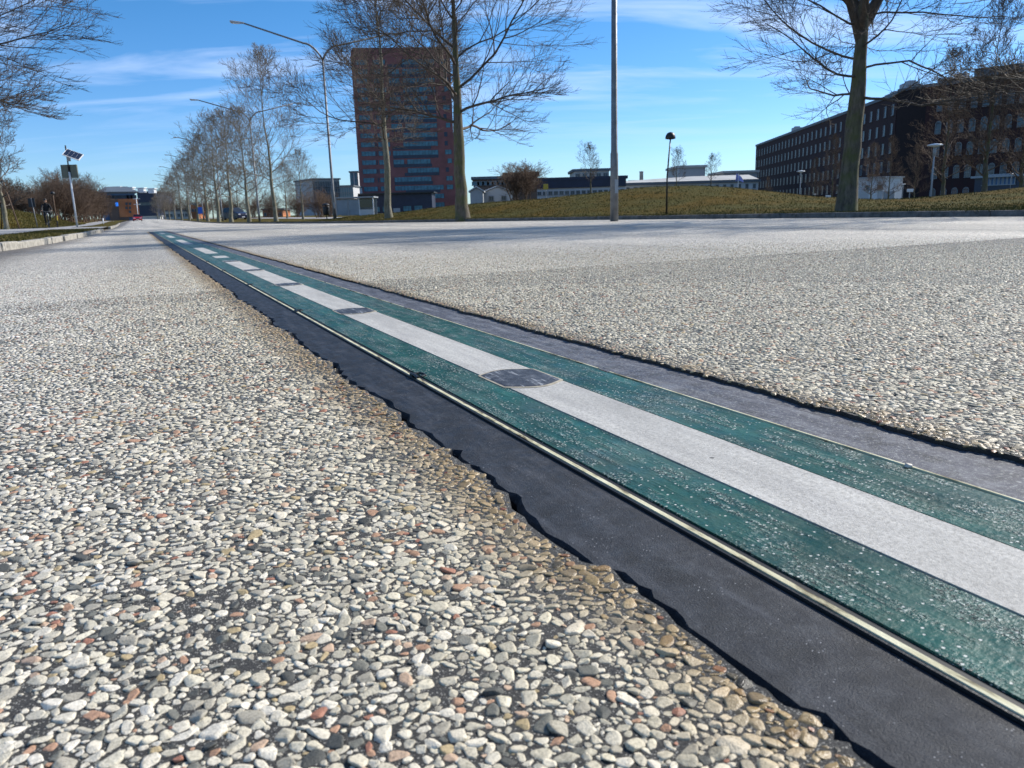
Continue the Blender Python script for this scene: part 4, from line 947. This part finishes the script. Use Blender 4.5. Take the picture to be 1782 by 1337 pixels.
# right of the tower
simple_building('office_building', 'long flat grey and brown office behind the white sheds', 825, 884, 312, 150, 150, 12, 'brownwall', winrows=((319, 7, 1.5, .8, 'wframe', 'tglass'),))
simple_building('office_building', 'brown flat-roofed building behind the reddish shrub', 880, 935, 306, 120, 120, 12, 'brownwall', 'darkmetal', winrows=((316, 4, .9, .9, 'brownwall', 'wglass'),))
o, f_, zt = simple_building('warehouse', 'low building with dark navy top and white lower wall behind the mound', 934, 1088, 313, 140, 140, 20, 'bwhite', 'navy', winrows=((335, 16, .75, .7, 'wframe', 'wglass'),))
b = MB(); b.box((0, 0, 0), (f_.len+.2, .3, 1.35)); u = b.build('fascia', M['navy'], o); u.location = f_.at(f_.len/2, zt-.65, .16); u.rotation_euler = (0, 0, f_.ang)
simple_building('office_building', 'grey penthouse block rising above the navy-topped building', 1000, 1060, 298, 165, 165, 12, 'concrete', winrows=((306, 5, 1., 1., 'wframe', 'wglass'),))
o, f_, zt = simple_building('long_building', 'long white building with a row of dark dormer windows', 1086, 1318, 320, 150, 150, 18, 'bwhite', 'roofgrey', winrows=((327, 18, .55, .8, 'roofgrey', 'wglass'),))
b = MB(); za, zb_ = at(1200, 320, 150).z, at(1200, 309, 150).z     # sloping standing-seam roof
A_ = [f_.at(0, za+.5, .4), f_.at(f_.len, za+.5, .4), f_.at(f_.len, zb_+.4, -6), f_.at(14, zb_+.4, -6), f_.at(0, za+1, -6)]
b.add([tuple(p) for p in A_]+[(p.x, p.y+.3, p.z-.3) for p in A_], [(0, 1, 2, 3, 4), (9, 8, 7, 6, 5)]+[(i, (i+5), (i+1) % 5+5, (i+1) % 5) for i in range(5)]); b.build('sloped_roof', M['concrete'], o)
simple_building('plant_room', 'grey blocky rooftop building behind the small tree right of the globe lamp', 1180, 1226, 292, 175, 175, 12, 'greypaint', 'concrete')
simple_building('plant_room', 'low grey rooftop block touching the left end of the brick building', 1258, 1316, 301, 180, 180, 12, 'greypaint', 'concrete')
# chimney
o = thing('chimney', 'slender grey chimney above the long white building', 'chimney', at(1116, 322, 170)); b = MB(); b.lathe([(.42, -1), (.40, 2.6), (.48, 2.65), (.48, 2.8)], sides=14); b.build('stack', M['concrete'], o, True); b = MB(); b.box((-1.6, 0, .5), (2.4, 1.2, 1.0)); b.build('base', M['greypaint'], o)
# white gabled sheds
def gabled(label, px0, px1, py_e, py_r, D_, depth, m, win=True):
    A = at(px0, py_e, D_); B = at(px1, py_e, D_); zr = at((px0+px1)/2, py_r, D_).z; x0, x1, ze = A.x, B.x, A.z; o = thing('shed', label, 'shed'); xm = (x0+x1)/2
    b = MB(); b.add([(x0, D_, -1), (x1, D_, -1), (x1, D_, ze), (xm, D_, zr), (x0, D_, ze), (x0, D_+depth, -1), (x1, D_+depth, -1), (x1, D_+depth, ze), (xm, D_+depth, zr), (x0, D_+depth, ze)],
        [(0, 1, 2, 3, 4), (9, 8, 7, 6, 5), (0, 5, 6, 1), (1, 6, 7, 2), (0, 4, 9, 5)]); b.build('wall', M[m], o)
    for (xa, za_, xb, zb2) in ((x0-.15, ze-.05, xm, zr+.06), (xm, zr+.06, x1+.15, ze-.05)):
        b = MB(); b.add([(xa, D_-.2, za_), (xb, D_-.2, zb2), (xb, D_+depth+.1, zb2), (xa, D_+depth+.1, za_)]+[(xa, D_-.2, za_+.12), (xb, D_-.2, zb2+.12), (xb, D_+depth+.1, zb2+.12), (xa, D_+depth+.1, za_+.12)], [(3, 2, 1, 0), (4, 5, 6, 7), (0, 1, 5, 4), (1, 2, 6, 5), (2, 3, 7, 6), (3, 0, 4, 7)]); b.build('roof', M['bwhite'], o)
    if win:
        me = win_mesh((x1-x0)*.16, .55, M['wframe'], M['wglass'])
        for t in (.3, .7): put(me, 'window', o, (x0+(x1-x0)*t, D_-.03, ze-.6), 0)
    return o
gabled('white gabled shed with bright roof, nearest the large tree trunk', 838, 893, 336, 326, 80, 8, 'bwhite')
gabled('small grey gabled hut left of the white shed', 818, 840, 334, 327, 76, 5, 'greypaint', False)

# ---- brick building
bb = thing('brick_building', 'long dark red brick building with rows of narrow windows at right', 'building')
A = at(1312, 350, 232); B = at(1548, 350, 129); zt = at(1548, 166, 129).z; zt0 = at(1312, 250, 232).z
f1 = Facade(A, B); print('brick z', zt, zt0, f1.len)
sA = Facade(A, B); split = .2
b = MB(); quad_prism(A, B, 14, -1, zt, b); b.build('wall', M['brick'], bb)
b = MB(); b.box((0, 0, 0), (f1.len+.3, 14.3, .5)); u = b.build('roof', M['roofgrey'], bb); u.location = f1.at(f1.len/2, zt+.25, -7); u.rotation_euler = (0, 0, f1.ang)
wb = win_mesh(.82, 1.75, M['wframe'], M['wglass'], 0); wcount = 0
nc = 32; stz = (zt-1.)/5.3
wv_, wf_, wmi = [], [], []; tmv = [Vector(v.co) for v in wb.vertices]; tmf = [tuple(q.vertices) for q in wb.polygons]; tmm = [q.material_index for q in wb.polygons]
for c in range(nc-1, -1, -1):      # nearest columns first: a hundred windows as parts, the tiny far ones as one
    for rw in range(5):
        x = f1.len*(c+.6)/nc; q = f1.at(x, zt-2.1-rw*stz, .03)
        if wcount < 100: put(wb, 'window', bb, q, f1.ang); wcount += 1
        else:
            Rm = Matrix.Rotation(f1.ang, 3, 'Z'); b0_ = len(wv_); wv_ += [tuple(Rm@v+q) for v in tmv]; wf_ += [tuple(i+b0_ for i in f) for f in tmf]; wmi += tmm
mw_ = bpy.data.meshes.new('far_windows'); mw_.from_pydata(wv_, [], wf_); mw_.materials.append(M['wframe']); mw_.materials.append(M['wglass']); mw_.polygons.foreach_set('material_index', wmi); ow_ = link('far_windows', mw_, bb); ow_['kind'] = 'stuff'
for i, (x, w_, h_) in enumerate(((28, 2.2, 1.8), (62, 2.0, 1.0), (72, 1.2, 1.8), (f1.len-6, 3.2, 2.0), (f1.len-12, 4.0, 1.2))):
    b = MB(); b.box((0, 0, 0), (w_, 2, h_)); b.box((.3, 0, h_/2+.15), (w_*.5, 1.2, .3)); u = b.build('roof_vent', M['greypaint'], bb); u.location = f1.at(x, zt+.5+h_/2, -4); u.rotation_euler = (0, 0, f1.ang)
# stair tower and right wing
C0 = at(1550, 350, 128.9); C1 = at(1604, 350, 121)
sw = thing('brick_wing', 'tall right wing of the brick complex with arched windows and grey penthouse', 'building')
c2 = at(1598, 350, 118); c3 = at(1860, 350, 104); zt2 = at(1640, 148, 116).z
f3 = Facade(c2, c3); b = MB(); quad_prism(c2, c3, 20, -1, zt2, b); b.build('wall', M['brick'], sw)
b = MB(); b.box((0, 0, 0), (f3.len+.3, 20.3, .45)); u = b.build('roof', M['roofgrey'], sw); u.location = f3.at(f3.len/2, zt2+.22, -10); u.rotation_euler = (0, 0, f3.ang)
lk = thing('stair_tower', 'windowless black-brown block in the corner between the two brick wings', 'building')
zl = at(1575, 156, 124).z; g0 = at(1549, 350, 126.5); g1_ = at(1601, 350, 121.5); b = MB(); quad_prism(g0, g1_, 12, -1, zl, b); b.build('wall', mat('black_brick', (.022, .012, .012), .9, var=.2), lk)
fg = Facade(g0, g1_); b = MB(); b.box((0, 0, 0), (fg.len+.2, 12.2, .4)); u = b.build('roof', M['roofgrey'], lk); u.location = fg.at(fg.len/2, zl+.2, -6); u.rotation_euler = (0, 0, fg.ang)
wa = MB(); t = .09
wa.box((0, 0, -.2), (.95, .03, 1.7), m=1); wa.box((-.52, -.03, -.2), (.09, .1, 1.9)); wa.box((.52, -.03, -.2), (.09, .1, 1.9)); wa.box((0, -.03, -1.12), (1.2, .14, .09)); wa.box((0, -.02, -.3), (.96, .06, .07))
arc = [(.52*math.cos(pi*i/8), .40*math.sin(pi*i/8)+.74) for i in range(9)]
wa.add([(x, -.06, z) for x, z in arc]+[(x*.82, -.06, .74+(z-.74)*.8) for x, z in arc], [(i+1, i, 9+i, 10+i) for i in range(8)], 0)
wa.add([(x*.9, -.012, z-.02) for x, z in arc], [tuple(range(8, -1, -1))], 1)
wa.v = [(x*.72, y, z*.80) for x, y, z in wa.v]; wam = wa.mesh('window', [M['wframe'], M['wglass']]); k_ = 0
for rw in range(5):
    for c in range(11):
        x = 1.9+c*(f3.len-2.5)/11
        put(wam, 'window', sw, f3.at(x, zt2-2.6-rw*3.15, .02), f3.ang); k_ += 1
p0 = at(1674, 350, 112); p1 = at(1870, 350, 103); b = MB(); quad_prism(p0, p1, 12, zt2+.3, at(1700, 118, 111).z, b); pe0 = at(1763, 350, 107); quad_prism(Vector((pe0.x, pe0.y+1, 0)), Vector((p1.x, p1.y+1, 0)), 9, at(1700, 118, 111).z-.1, at(1775, 68, 108).z, b); b.build('penthouse', M['roofgrey'], sw)
b = MB(); 
for x, h_ in ((3.2, 1.2), (1.0, .9)): b.box((x, 0, h_/2), (1.6, 1.4, h_))
u = b.build('roof_vent', M['greypaint'], sw); u.location = f3.at(.2, zt2+.45, -3); u.rotation_euler = (0, 0, f3.ang)
# glazed entrance canopy
e0 = at(1693, 350, 100); e1 = at(1780, 350, 95); fe = Facade(e0, e1); ec = thing('glass_entrance', 'low glazed entrance with pale panes in front of the right brick wing', 'building')
b = MB(); quad_prism(e0, e1, 4, at(1740, 322, 98).z-1.2, at(1740, 308, 98).z, b); b.build('wall', M['tnavy'], ec)
ge = win_mesh(fe.len/12-.05, 1.35, M['greypaint'], M['bluewall'], 0)
for i in range(8): put(ge, 'window', ec, fe.at(1.2+fe.len*i/12, at(1740, 313, 98).z, .08), fe.ang)
b = MB(); b.box((0, 0, 0), (fe.len+.5, 5.2, .25)); u = b.build('roof', M['greypaint'], ec); u.location = fe.at(fe.len/2, at(1740, 307, 98).z, -2); u.rotation_euler = (0, 0, fe.ang)
# white pavilion
w0 = at(1488, 350, 68); w1 = at(1534, 350, 66); wp = thing('pavilion', 'white site cabin with two small dark windows right of the thick trunk', 'cabin')
fv = Facade(w0, w1); zc = at(1510, 311, 67).z; b = MB(); quad_prism(w0, w1, 3, -.6, zc, b); b.build('wall', M['bwhite'], wp)
b = MB(); b.box((0, 0, 0), (fv.len+.2, 3.2, .12)); u = b.build('roof', M['greypaint'], wp); u.location = fv.at(fv.len/2, zc+.06, -1.5); u.rotation_euler = (0, 0, fv.ang)
wv = win_mesh(.5, .45, M['wframe'], M['wglass'], 0)
for x in (fv.len*.45, fv.len*.92): put(wv, 'window', wp, fv.at(x, zc-.75, .03), fv.ang)
b = MB(); b.box((0, 0, 0), (.75, .05, 1.3)); u = b.build('door', M['whitepaint'], wp); u.location = fv.at(fv.len*.68, zc-1.15, .03); u.rotation_euler = (0, 0, fv.ang)
v0 = at(1534, 350, 66); v1 = at(1556, 350, 65.5); b = MB(); fb = thing('fence_panel', 'low pale screen joined to the right of the white cabin', 'screen'); quad_prism(Vector((v0.x+.12, v0.y, 0)), v1, .1, -.6, at(1545, 333, 66).z, b); b.build('panel', M['greypaint'], fb)

# ---- far left buildings
o, f_, zt = simple_building('office_building', 'orange and blue office building at the far end of the road on the left', 178, 236, 337, 215, 219, 22, 'bluewall', 'roofgrey', winrows=((344, 9, 1.6, 1.2, 'tnavy', 'wglass'),))
b = MB(); b.box((0, 0, 0), (5.0, .5, 4.8)); u = b.build('facade_panel', M['orange'], o); u.location = at(226, 362, 218.2)+Vector((0, -.6, 0)); u.rotation_euler = (0, 0, f_.ang)
b = MB(); b.box((0, 0, 0), (4.6, .5, 6.0)); u = b.build('facade_panel', M['brownwall'], o); u.location = at(208, 366, 217)+Vector((0, -.6, 0)); u.rotation_euler = (0, 0, f_.ang)
wo = win_mesh(.8, .9, M['orange'], M['wglass'], 0)
for i in range(2):
    for j in range(3): put(wo, 'window', o, at(222.5+i*6, 355+j*7, 217.8)+Vector((0, -.75, 0)), f_.ang)
rf = MB(); A = f_.at(-1, zt+.4, .6); B = f_.at(f_.len+1, zt+.4, .6); zr = at(200, 325, 225).z; C_ = f_.at(f_.len-1, zr, -9); D_ = f_.at(1.5, zr, -9)
rf.add([tuple(A), tuple(B), tuple(C_), tuple(D_)]+[(p.x, p.y+.4, p.z-.35) for p in (A, B, C_, D_)], [(0, 1, 2, 3), (7, 6, 5, 4), (0, 4, 5, 1), (1, 5, 6, 2), (2, 6, 7, 3), (3, 7, 4, 0)]); rf.build('sloped_roof', M['roofgrey'], o)
for px in (206, 227, 247, 265): 
    b = MB(); b.box((0, 0, 0), (1.7, 1.6, 1.1)); b.box((0, 0, .7), (2.3, 2.2, .22)); u = b.build('roof_lantern', M['whitepaint'], o); u.location = at(px, 330+(px-206)*.05, 226)
sg = thing('wall_sign', 'bright blue sign on the office building at the far left end of the road', 'sign', at(197, 356, 216)); b = MB()
b.box((0, 0, 0), (2.6, .15, 1.0)); b.build('panel', M['bluelit'], sg); b = MB(); b.tube([(-.9, -.12, -.15), (-.6, -.12, .2), (-.3, -.12, -.1), (0, -.12, .15), (.3, -.12, -.1), (.6, -.12, .15), (.95, -.12, .05)], .07, 6); b.build('lettering', M['whitepaint'], sg)
simple_building('office_building', 'dark building closing the view at the end of the road', 240, 272, 335, 380, 380, 20, 'navy', 'roofgrey', winrows=((355, 4, 2.2, 1.6, 'tnavy', 'wglass'),))
simple_building('bridge', 'pale low wall crossing the end of the road', 244, 275, 377, 350, 350, 3, 'concrete', 'concrete', roof_h=.2)
simple_building('house', 'orange brick house glimpsed between the trunks of the tree row', 331, 342, 357, 260, 260, 8, 'orange', 'roofgrey', winrows=((366, 2, .8, 1., 'wframe', 'wglass'),))
simple_building('house', 'small orange brick house glimpsed left of the round-headed tree', 455, 490, 366, 230, 230, 8, 'orange', 'roofgrey', winrows=((373, 4, .8, 1., 'wframe', 'wglass'),))
simple_building('low_building', 'pale low building behind the trunks of the tree row', 285, 325, 368, 320, 320, 8, 'concrete', 'roofgrey', winrows=((375, 6, 1.2, 1.3, 'wframe', 'wglass'),))
# hedge-like wood behind row
wd = Tree(131, .016); 
for k_ in range(1): wd.bush(7, 22, dict(n=[0, 8, 6, 4], wob=.16, up=.07, ratio=.55), 4, .08, 1.0)
mW = wd.meshes(M['twig_red'], M['twig_red'])
for i, (px, D_, s_) in enumerate(((555, 110, .55), (575, 130, .5), (520, 140, .6), (470, 160, .7), (440, 190, .7), (410, 210, .8), (385, 230, .9), (360, 260, .95), (338, 290, 1.), (315, 330, 1.1), (297, 370, 1.2), (640, 190, .45))):
    plant('background_shrub', ['dark shrub left of the glass shelter', 'dark shrub behind the glass shelter', 'brown shrub behind the round-headed tree', 'brown shrub behind the slender tree trunk', 'brown shrub behind the second full street lamp', 'brown shrub behind the parked van', 'brown shrub above the parked van', 'brown shrub behind the blue traffic sign', 'brown shrub right of the orange house', 'brown shrub left of the orange house', 'farthest brown shrub, above the end of the tree row', 'low shrub at the foot of the red tower'][i],
          'shrub', mW, base_at(px, D_, groundR), random.uniform(0, 6), s_, 'shrubs behind the tree row')

# ---- bus shelter
D_ = 46; p = base_at(620, D_, groundR); s_ = D_/1340.; sh = thing('bus_shelter', 'small flat-roofed glass and steel shelter left of the pale-trunked tree', 'shelter', p)
W = 62*s_; H = 31*s_
b = MB(); b.box((0, .5, H), (W+.15, 1.6, .07)); b.build('roof', M['greypaint'], sh)
for x in (-W/2, -W*.18, W*.12, W/2):
    b = MB(); b.box((x, -.2, H/2), (.05, .05, H-.07)); b.build('post', M['whitepaint'] if x > 0 else M['greypaint'], sh)
for x0, x1 in ((-W/2+.04, -W*.18-.04), (-W*.18+.04, W*.12-.04)):
    b = MB(); b.box(((x0+x1)/2, -.2, H*.48), (x1-x0, .02, H*.80)); b.build('panel', M['shelterpanel'], sh)
b = MB(); b.box((W*.31, -.2, H*.18), (W*.36, .03, H*.34)); b.build('panel', M['bwhite'], sh)
b = MB(); b.box((W*.31, -.2, H*.66), (W*.34, .02, H*.42)); b.build('pane', M['carglass'], sh)
b = MB(); b.box((0, 1.1, H*.5), (W, .03, H*.9)); b.build('back_wall', M['shelterpanel'], sh)
# litter bin
o = thing('litter_bin', 'dark litter bin on a post between the street lamp and the shrubs', 'bin', base_at(569, 47, groundR)); b = MB(); b.lathe([(.16, .25), (.19, .3), (.2, .72), (.19, .76)], sides=14); b.build('bin_body', M['darkmetal'], o, True)
b = MB(); b.lathe([(.24, .80), (.22, .86), (.12, .93), (.02, .95)], sides=14); b.build('lid', M['darkmetal'], o, True); b = MB(); b.tube([(0, 0, -.1), (0, 0, .8)], .035, 8); b.build('post', M['darkmetal'], o)

# ================================================================== LEFT STREET FURNITURE
D_ = 50; s_ = D_/1340.; p = base_at(135, D_, groundL); o = thing('solar_sign', 'white pole with tilted solar panel and square sign box seen from behind', 'road sign', p, .1)
b = MB(); b.tube([(0, 0, -.2), (0, 0, 3.4)], .055, 10); b.build('pole', M['whitepaint'], o, True); b = MB(); b.tube([(0, 0, 3.3), (0, 0, 5.0)], .042, 10); b.build('upper_pole', M['darkmetal'], o, True)
b = MB(); b.box((-.02, .12, 3.45), (.96, .14, .80)); sb = b.build('sign_box', M['signback'], o, bevel=.015)
b = MB(); b.box((0, .045, 3.45), (.14, .03, .7)); b.build('bracket', M['darkmetal'], sb)
tl = Matrix.Rotation(math.radians(-36), 4, 'X') @ Matrix.Rotation(math.radians(14), 4, 'Y')
sp_ = bpy.data.objects.new('solar_panel', (lambda bb_: (bb_.box((0, 0, 0), (.96, .85, .05), m=0), bb_.box((0, 0, .03), (.88, .77, .012), m=1), [bb_.box((x, 0, .037), (.003, .77, .004), m=0) for x in (-.22, 0, .22)], bb_.mesh('solar_panel', [M['whitepaint'], M['solar']]))[-1])(MB())); COL.objects.link(sp_); sp_.parent = o
sp_.location = (.42, -.12, 4.42); sp_.rotation_euler = (math.radians(30), math.radians(22), math.radians(10))
b = MB(); b.box((.1, -.03, 4.2), (.16, .18, .3)); b.build('controller_box', M['greypaint'], o)
# leaning posts
def post(name, label, cat, px, D, top_px, top_py, rad, m, extra=None, group=None):
    p = base_at(px, D, groundL); q_ = at(top_px, top_py, D); o = thing(name, label, cat, p, 0, group); v = q_-p
    b = MB(); b.tube([(0, 0, -.2), tuple(v)], rad, 8); b.build('post', M[m], o, True)
    if extra: extra(o, v)
    return o
post('tree_stake', 'leaning brown stake at the left edge beside the tree', 'stake', 36, 46, 6, 318, .035, 'twig_red', group=None)
def head(o, v): b = MB(); b.lathe([(.02, -.02), (.14, 0), (.16, .06), (.1, .16), (.02, .2)], (v.x, v.y, v.z), 14); b.build('lamp_shade', M['darkmetal'], o, True)
post('park_lamp', 'dark post lamp at the left edge above the stake', 'park lamp', 2, 50, 2, 316, .03, 'darkmetal', head)
post('park_lamp', 'dark lamp rising behind the cyclist on the path', 'park lamp', 100, 62, 92, 338, .035, 'twig_red', head)
def sback(o, v): b = MB(); b.box((v.x-.03, v.y+.03, v.z-.28), (.42, .03, .55)); b.build('panel', M['darkmetal'], o)
post('path_sign', 'thin leaning sign post with dark panel left of the cyclist', 'sign', 66, 51, 54, 345, .03, 'galv', sback)
post('marker_post', 'short black and yellow marker post right of the cyclist', 'post', 100, 55, 99, 373, .035, 'darkmetal', lambda o, v: (lambda b: (b.tube([(v.x*.6, v.y*.6, v.z*.55), (v.x*.95, v.y*.95, v.z*.9)], .042, 8), b.build('reflector', M['yellow'], o)))(MB()))
post('marker_post', 'short white marker post near the end of the first verge', 'post', 180, 95, 179, 380, .06, 'whitepaint')
o = post('signal_pole', 'slender pale pole with cross arms behind the red car', 'pole', 241, 200, 237, 345, .10, 'whitepaint', lambda o, v: [(lambda b: (b.box((v.x, v.y, z_), (1.6, .12, .12)), b.build('cross_arm', M['whitepaint'], o)))(MB()) for z_ in (v.z*.97, v.z*.72)])

# ---- cars
def car(label, cat, p, rotz, paint, L_=4.4, W_=1.8, H_=1.45, van=False):
    o = thing('car' if not van else 'van', label, cat, p, rotz)
    k_ = H_/1.45
    body = [(-L_/2, .35), (-L_/2, .75*k_), (-L_/2+.15, .88*k_), (-L_/2+1.0, .95*k_), (L_/2-.9, .93*k_), (L_/2-.1, .80*k_), (L_/2, .6*k_), (L_/2, .3), (L_/2-.3, .22), (-L_/2+.3, .22)]
    cab = [(-L_/2+.25 if van else -L_/2+.55, .93*k_), (-L_/2+.45 if van else -L_/2+1.15, H_), (L_/2-2.0, H_), (L_/2-(.95 if van else 1.25), .93*k_)]
    b = MB(); nb = len(body); y = W_/2
    ins = lambda q, s: [(x, s*y*(.97 if z > .7*k_ else 1.), z) for x, z in q]
    b.add(ins(body, -1)+ins(body, 1), [tuple(range(nb)), tuple(range(2*nb-1, nb-1, -1))]+[(i, nb+i, nb+(i+1) % nb, (i+1) % nb) for i in range(nb)])
    bo = b.build('body', paint, o, bevel=.06)
    b = MB(); nb = 4
    b.add([(x, -y*(.93 if z < H_ else .78), z) for x, z in cab]+[(x, y*(.93 if z < H_ else .78), z) for x, z in cab], [(0, 1, 2, 3), (7, 6, 5, 4)]+[(i, 4+i, 4+(i+1) % 4, (i+1) % 4) for i in range(4)]); b.build('cabin_glass', M['carglass'], o, bevel=.03)
    b = MB(); b.box(((cab[1][0]+cab[2][0])/2, 0, H_+.015), (cab[2][0]-cab[1][0]-.05, W_*.74, .05)); b.build('roof', paint, o, bevel=.02)
    for x in (-L_/2+.8, L_/2-.85):
        for s in (-1, 1):
            b = MB(); b.lathe([(.2, -.09), (.30, -.1), (.32, -.06), (.32, .06), (.30, .1), (.2, .09)], (x, s*(y-.1), .32), 18, axis='Y'); wh = b.build('wheel', M['rubber'], o, True)
            b = MB(); b.lathe([(.02, .0), (.19, .0), (.19, .03), (.02, .03)], (x, s*(y-.1)+(.09 if s > 0 else -.12), .32), 12, axis='Y'); b.build('rim', M['galv'], wh)
    for s in (-1, 1):
        b = MB(); b.box((L_/2-.04, s*(y-.30), .64*k_), (.12, .38, .15)); b.build('headlight', M['lampglass'], o)
        b = MB(); b.box((-L_/2+.0, s*(y-.2), .78*k_), (.08, .26, .16)); b.build('tail_light', M['redcar'], o)
        b = MB(); b.box((.55, s*(y+.08), .98*k_), (.12, .2, .13)); b.build('mirror', paint, o)
    b = MB(); b.box((L_/2+.012, 0, .40), (.03, .52, .12)); b.build('number_plate', M['whitepaint'], o)
    b = MB(); b.box((L_/2+.0, 0, .56*k_), (.03, .7, .12)); b.build('grille', M['rubber'], o)
    return o
pc = RW(*WR(at(240, 386, 172).x, at(240, 386, 172).y)); pc.z = float(rz(WR(pc.x, pc.y)[1]))
car('red car driving towards the camera at the far end of the road', 'car', pc, math.atan2(-CA, -SA), M['redcar'])
pv = at(410, 385, 125); pv.z = float(groundR(pv.x, pv.y))-.02; nvn, nvr = WR(pv.x, pv.y)
car('dark blue van parked beyond the trunks of the tree row', 'van', pv, math.atan2(-CA, -SA)+.45, M['navycar'], 4.6, 1.9, 1.85, True)
# the opposite carriageway glimpsed behind the tree row
oc = []
pr = np.arange(60, 330, 4.); n0 = np.interp(pr, [60, 330], [19, 18.]); 
ribbon(pr, n0, n0+7, groundR, .04, M['path'], 'road')

# ================================================================== CYCLIST
def skin_body(name, verts, edges, radii, m, parent, root=0, sub=2):
    me = bpy.data.meshes.new(name); me.from_pydata(verts, edges, []); me.materials.append(m); o = bpy.data.objects.new(name, me); COL.objects.link(o); o.parent = parent
    sk_ = o.modifiers.new('skin', 'SKIN'); sk_.use_smooth_shade = True
    for i, rd in enumerate(radii): me.skin_vertices[0].data[i].radius = (rd, rd) if not hasattr(rd, '__len__') else rd
    me.skin_vertices[0].data[root].use_root = True
    sb_ = o.modifiers.new('sub', 'SUBSURF'); sb_.levels = sub; sb_.render_levels = sub; return o
pc = base_at(86, 50, groundL); ang_c = math.atan2(-CA, -SA)+.12      # riding towards the camera
bk = thing('bicycle', 'black upright bicycle ridden along the path', 'bicycle', pc+Vector((0, 0, .03)), ang_c)
for x in (-.52, .55):
    b = MB(); b.torus((x, 0, .35), .33, .02, 28, 6, 'Y'); tw_ = b.build('wheel', M['rubber'], bk, True)
    b = MB(); b.torus((x, 0, .35), .305, .008, 28, 4, 'Y'); b.lathe([(.025, -.04), (.025, .04)], (x, 0, .35), 10, axis='Y'); b.build('rim', M['galv'], tw_)
    b = MB(); [b.tube([(x, 0, .35), (x+.3*math.cos(a), 0, .35+.3*math.sin(a))], .003, 3) for a in np.arange(0, 6.28, .45)]; b.build('spokes', M['galv'], tw_)
b = MB(); [b.tube(q, .016, 8) for q in ([(-.52, 0, .35), (-.10, 0, .32), (-.22, 0, .88)], [(-.52, 0, .35), (-.20, 0, .76)], [(-.10, 0, .32), (.36, 0, .80)], [(.55, 0, .35), (.42, 0, .72), (.36, 0, .98)])]; b.build('frame', M['darkmetal'], bk, True)
b = MB(); b.tube([(.18, -.28, 1.04), (.30, -.24, 1.05), (.36, -.06, 1.0), (.36, .06, 1.0), (.30, .24, 1.05), (.18, .28, 1.04)], .014, 8); b.build('handlebar', M['galv'], bk, True)
b = MB(); b.tube([(-.36, 0, .91), (-.22, 0, .92), (-.06, 0, .90)], [.085, .06, .025], 8); b.build('saddle', M['rubber'], bk, True)
b = MB(); b.lathe([(.03, 0), (.04, .05), (.035, .07)], (.45, 0, .86), 12, axis='X'); b.build('headlight', M['lampglass'], bk, True)
b = MB(); [b.tube([(.55+.36*math.cos(a), 0, .35+.36*math.sin(a)), (.55+.36*math.cos(a+.25), 0, .35+.36*math.sin(a+.25))], .02, 4) for a in np.arange(.5, 2.6, .25)]; b.build('mudguard', M['darkmetal'], bk)
b = MB(); b.tube([(-.10, -.06, .32), (.0, -.09, .18)], .012, 6); b.tube([(-.10, .06, .32), (-.2, .09, .46)], .012, 6); b.box((.0, -.14, .18), (.1, .09, .02)); b.box((-.2, .14, .46), (.1, .09, .02)); b.build('pedals', M['darkmetal'], bk)
ps = thing('person', 'person in black coat and dark cap riding a bicycle towards the camera on the path', 'person', pc+Vector((0, 0, .03)), ang_c)
V_ = [(-.20, 0, 1.00), (-.17, 0, 1.20), (-.11, 0, 1.42), (-.08, 0, 1.50), (-.06, 0, 1.58),
      (-.10, -.17, 1.42), (.03, -.26, 1.20), (.20, -.27, 1.08), (-.10, .17, 1.42), (.03, .26, 1.20), (.20, .27, 1.08),
      (-.17, -.10, .96), (.13, -.15, .72), (-.01, -.13, .30), (.08, -.13, .22), (-.17, .10, .96), (.13, .16, .92), (-.16, .13, .55), (-.07, .13, .49)]
E_ = [(0, 1), (1, 2), (2, 3), (3, 4), (2, 5), (5, 6), (6, 7), (2, 8), (8, 9), (9, 10), (0, 11), (11, 12), (12, 13), (13, 14), (0, 15), (15, 16), (16, 17), (17, 18)]
Rr = [.165, .16, .15, .07, .055, .075, .055, .04, .075, .055, .04, .10, .075, .05, .045, .10, .075, .05, .045]
skin_body('body', V_, E_, Rr, M['black'], ps)
b = MB(); b.lathe([(.02, -.12), (.055, -.105), (.075, -.05), (.082, .01), (.08, .06), (.055, .10), (.01, .115)], (-.04, 0, 1.68), 18); b.tube([(.03, 0, 1.69), (.055, 0, 1.665), (.04, 0, 1.65)], [.012, .016, .01], 6); hd = b.build('head', M['skin'], ps, True)
b = MB(); b.lathe([(.088, .0), (.092, .04), (.08, .09), (.045, .12), (.01, .127)], (-.045, 0, 1.69), 18); b.box((.07, 0, 1.72), (.08, .12, .012)); b.build('cap', M['hair'], ps, True)
b = MB(); [b.lathe([(.004, -.006), (.011, 0), (.004, .006)], (.038, s*.03, 1.695), 8) for s in (-1, 1)]; b.box((.038, 0, 1.625), (.012, .045, .008)); b.build('face_features', M['hair'], hd)
for s in (-1, 1):
    hv = [(.20, s*.27, 1.075), (.235, s*.27, 1.07)] ; he = [(0, 1)]; hr = [.026, .034]
    for k_ in range(4):
        y0 = s*(.245+.017*k_); i0 = len(hv); hv += [(.265, y0, 1.075), (.285-.004*abs(k_-1), y0, 1.055), (.272, y0, 1.035)]; he += [(1, i0), (i0, i0+1), (i0+1, i0+2)]; hr += [.0095, .009, .008]
    i0 = len(hv); hv += [(.235, s*.235, 1.055), (.25, s*.225, 1.035)]; he += [(1, i0), (i0, i0+1)]; hr += [.011, .009]
    skin_body('hand', hv, he, hr, M['skin'], ps, 0, 1)
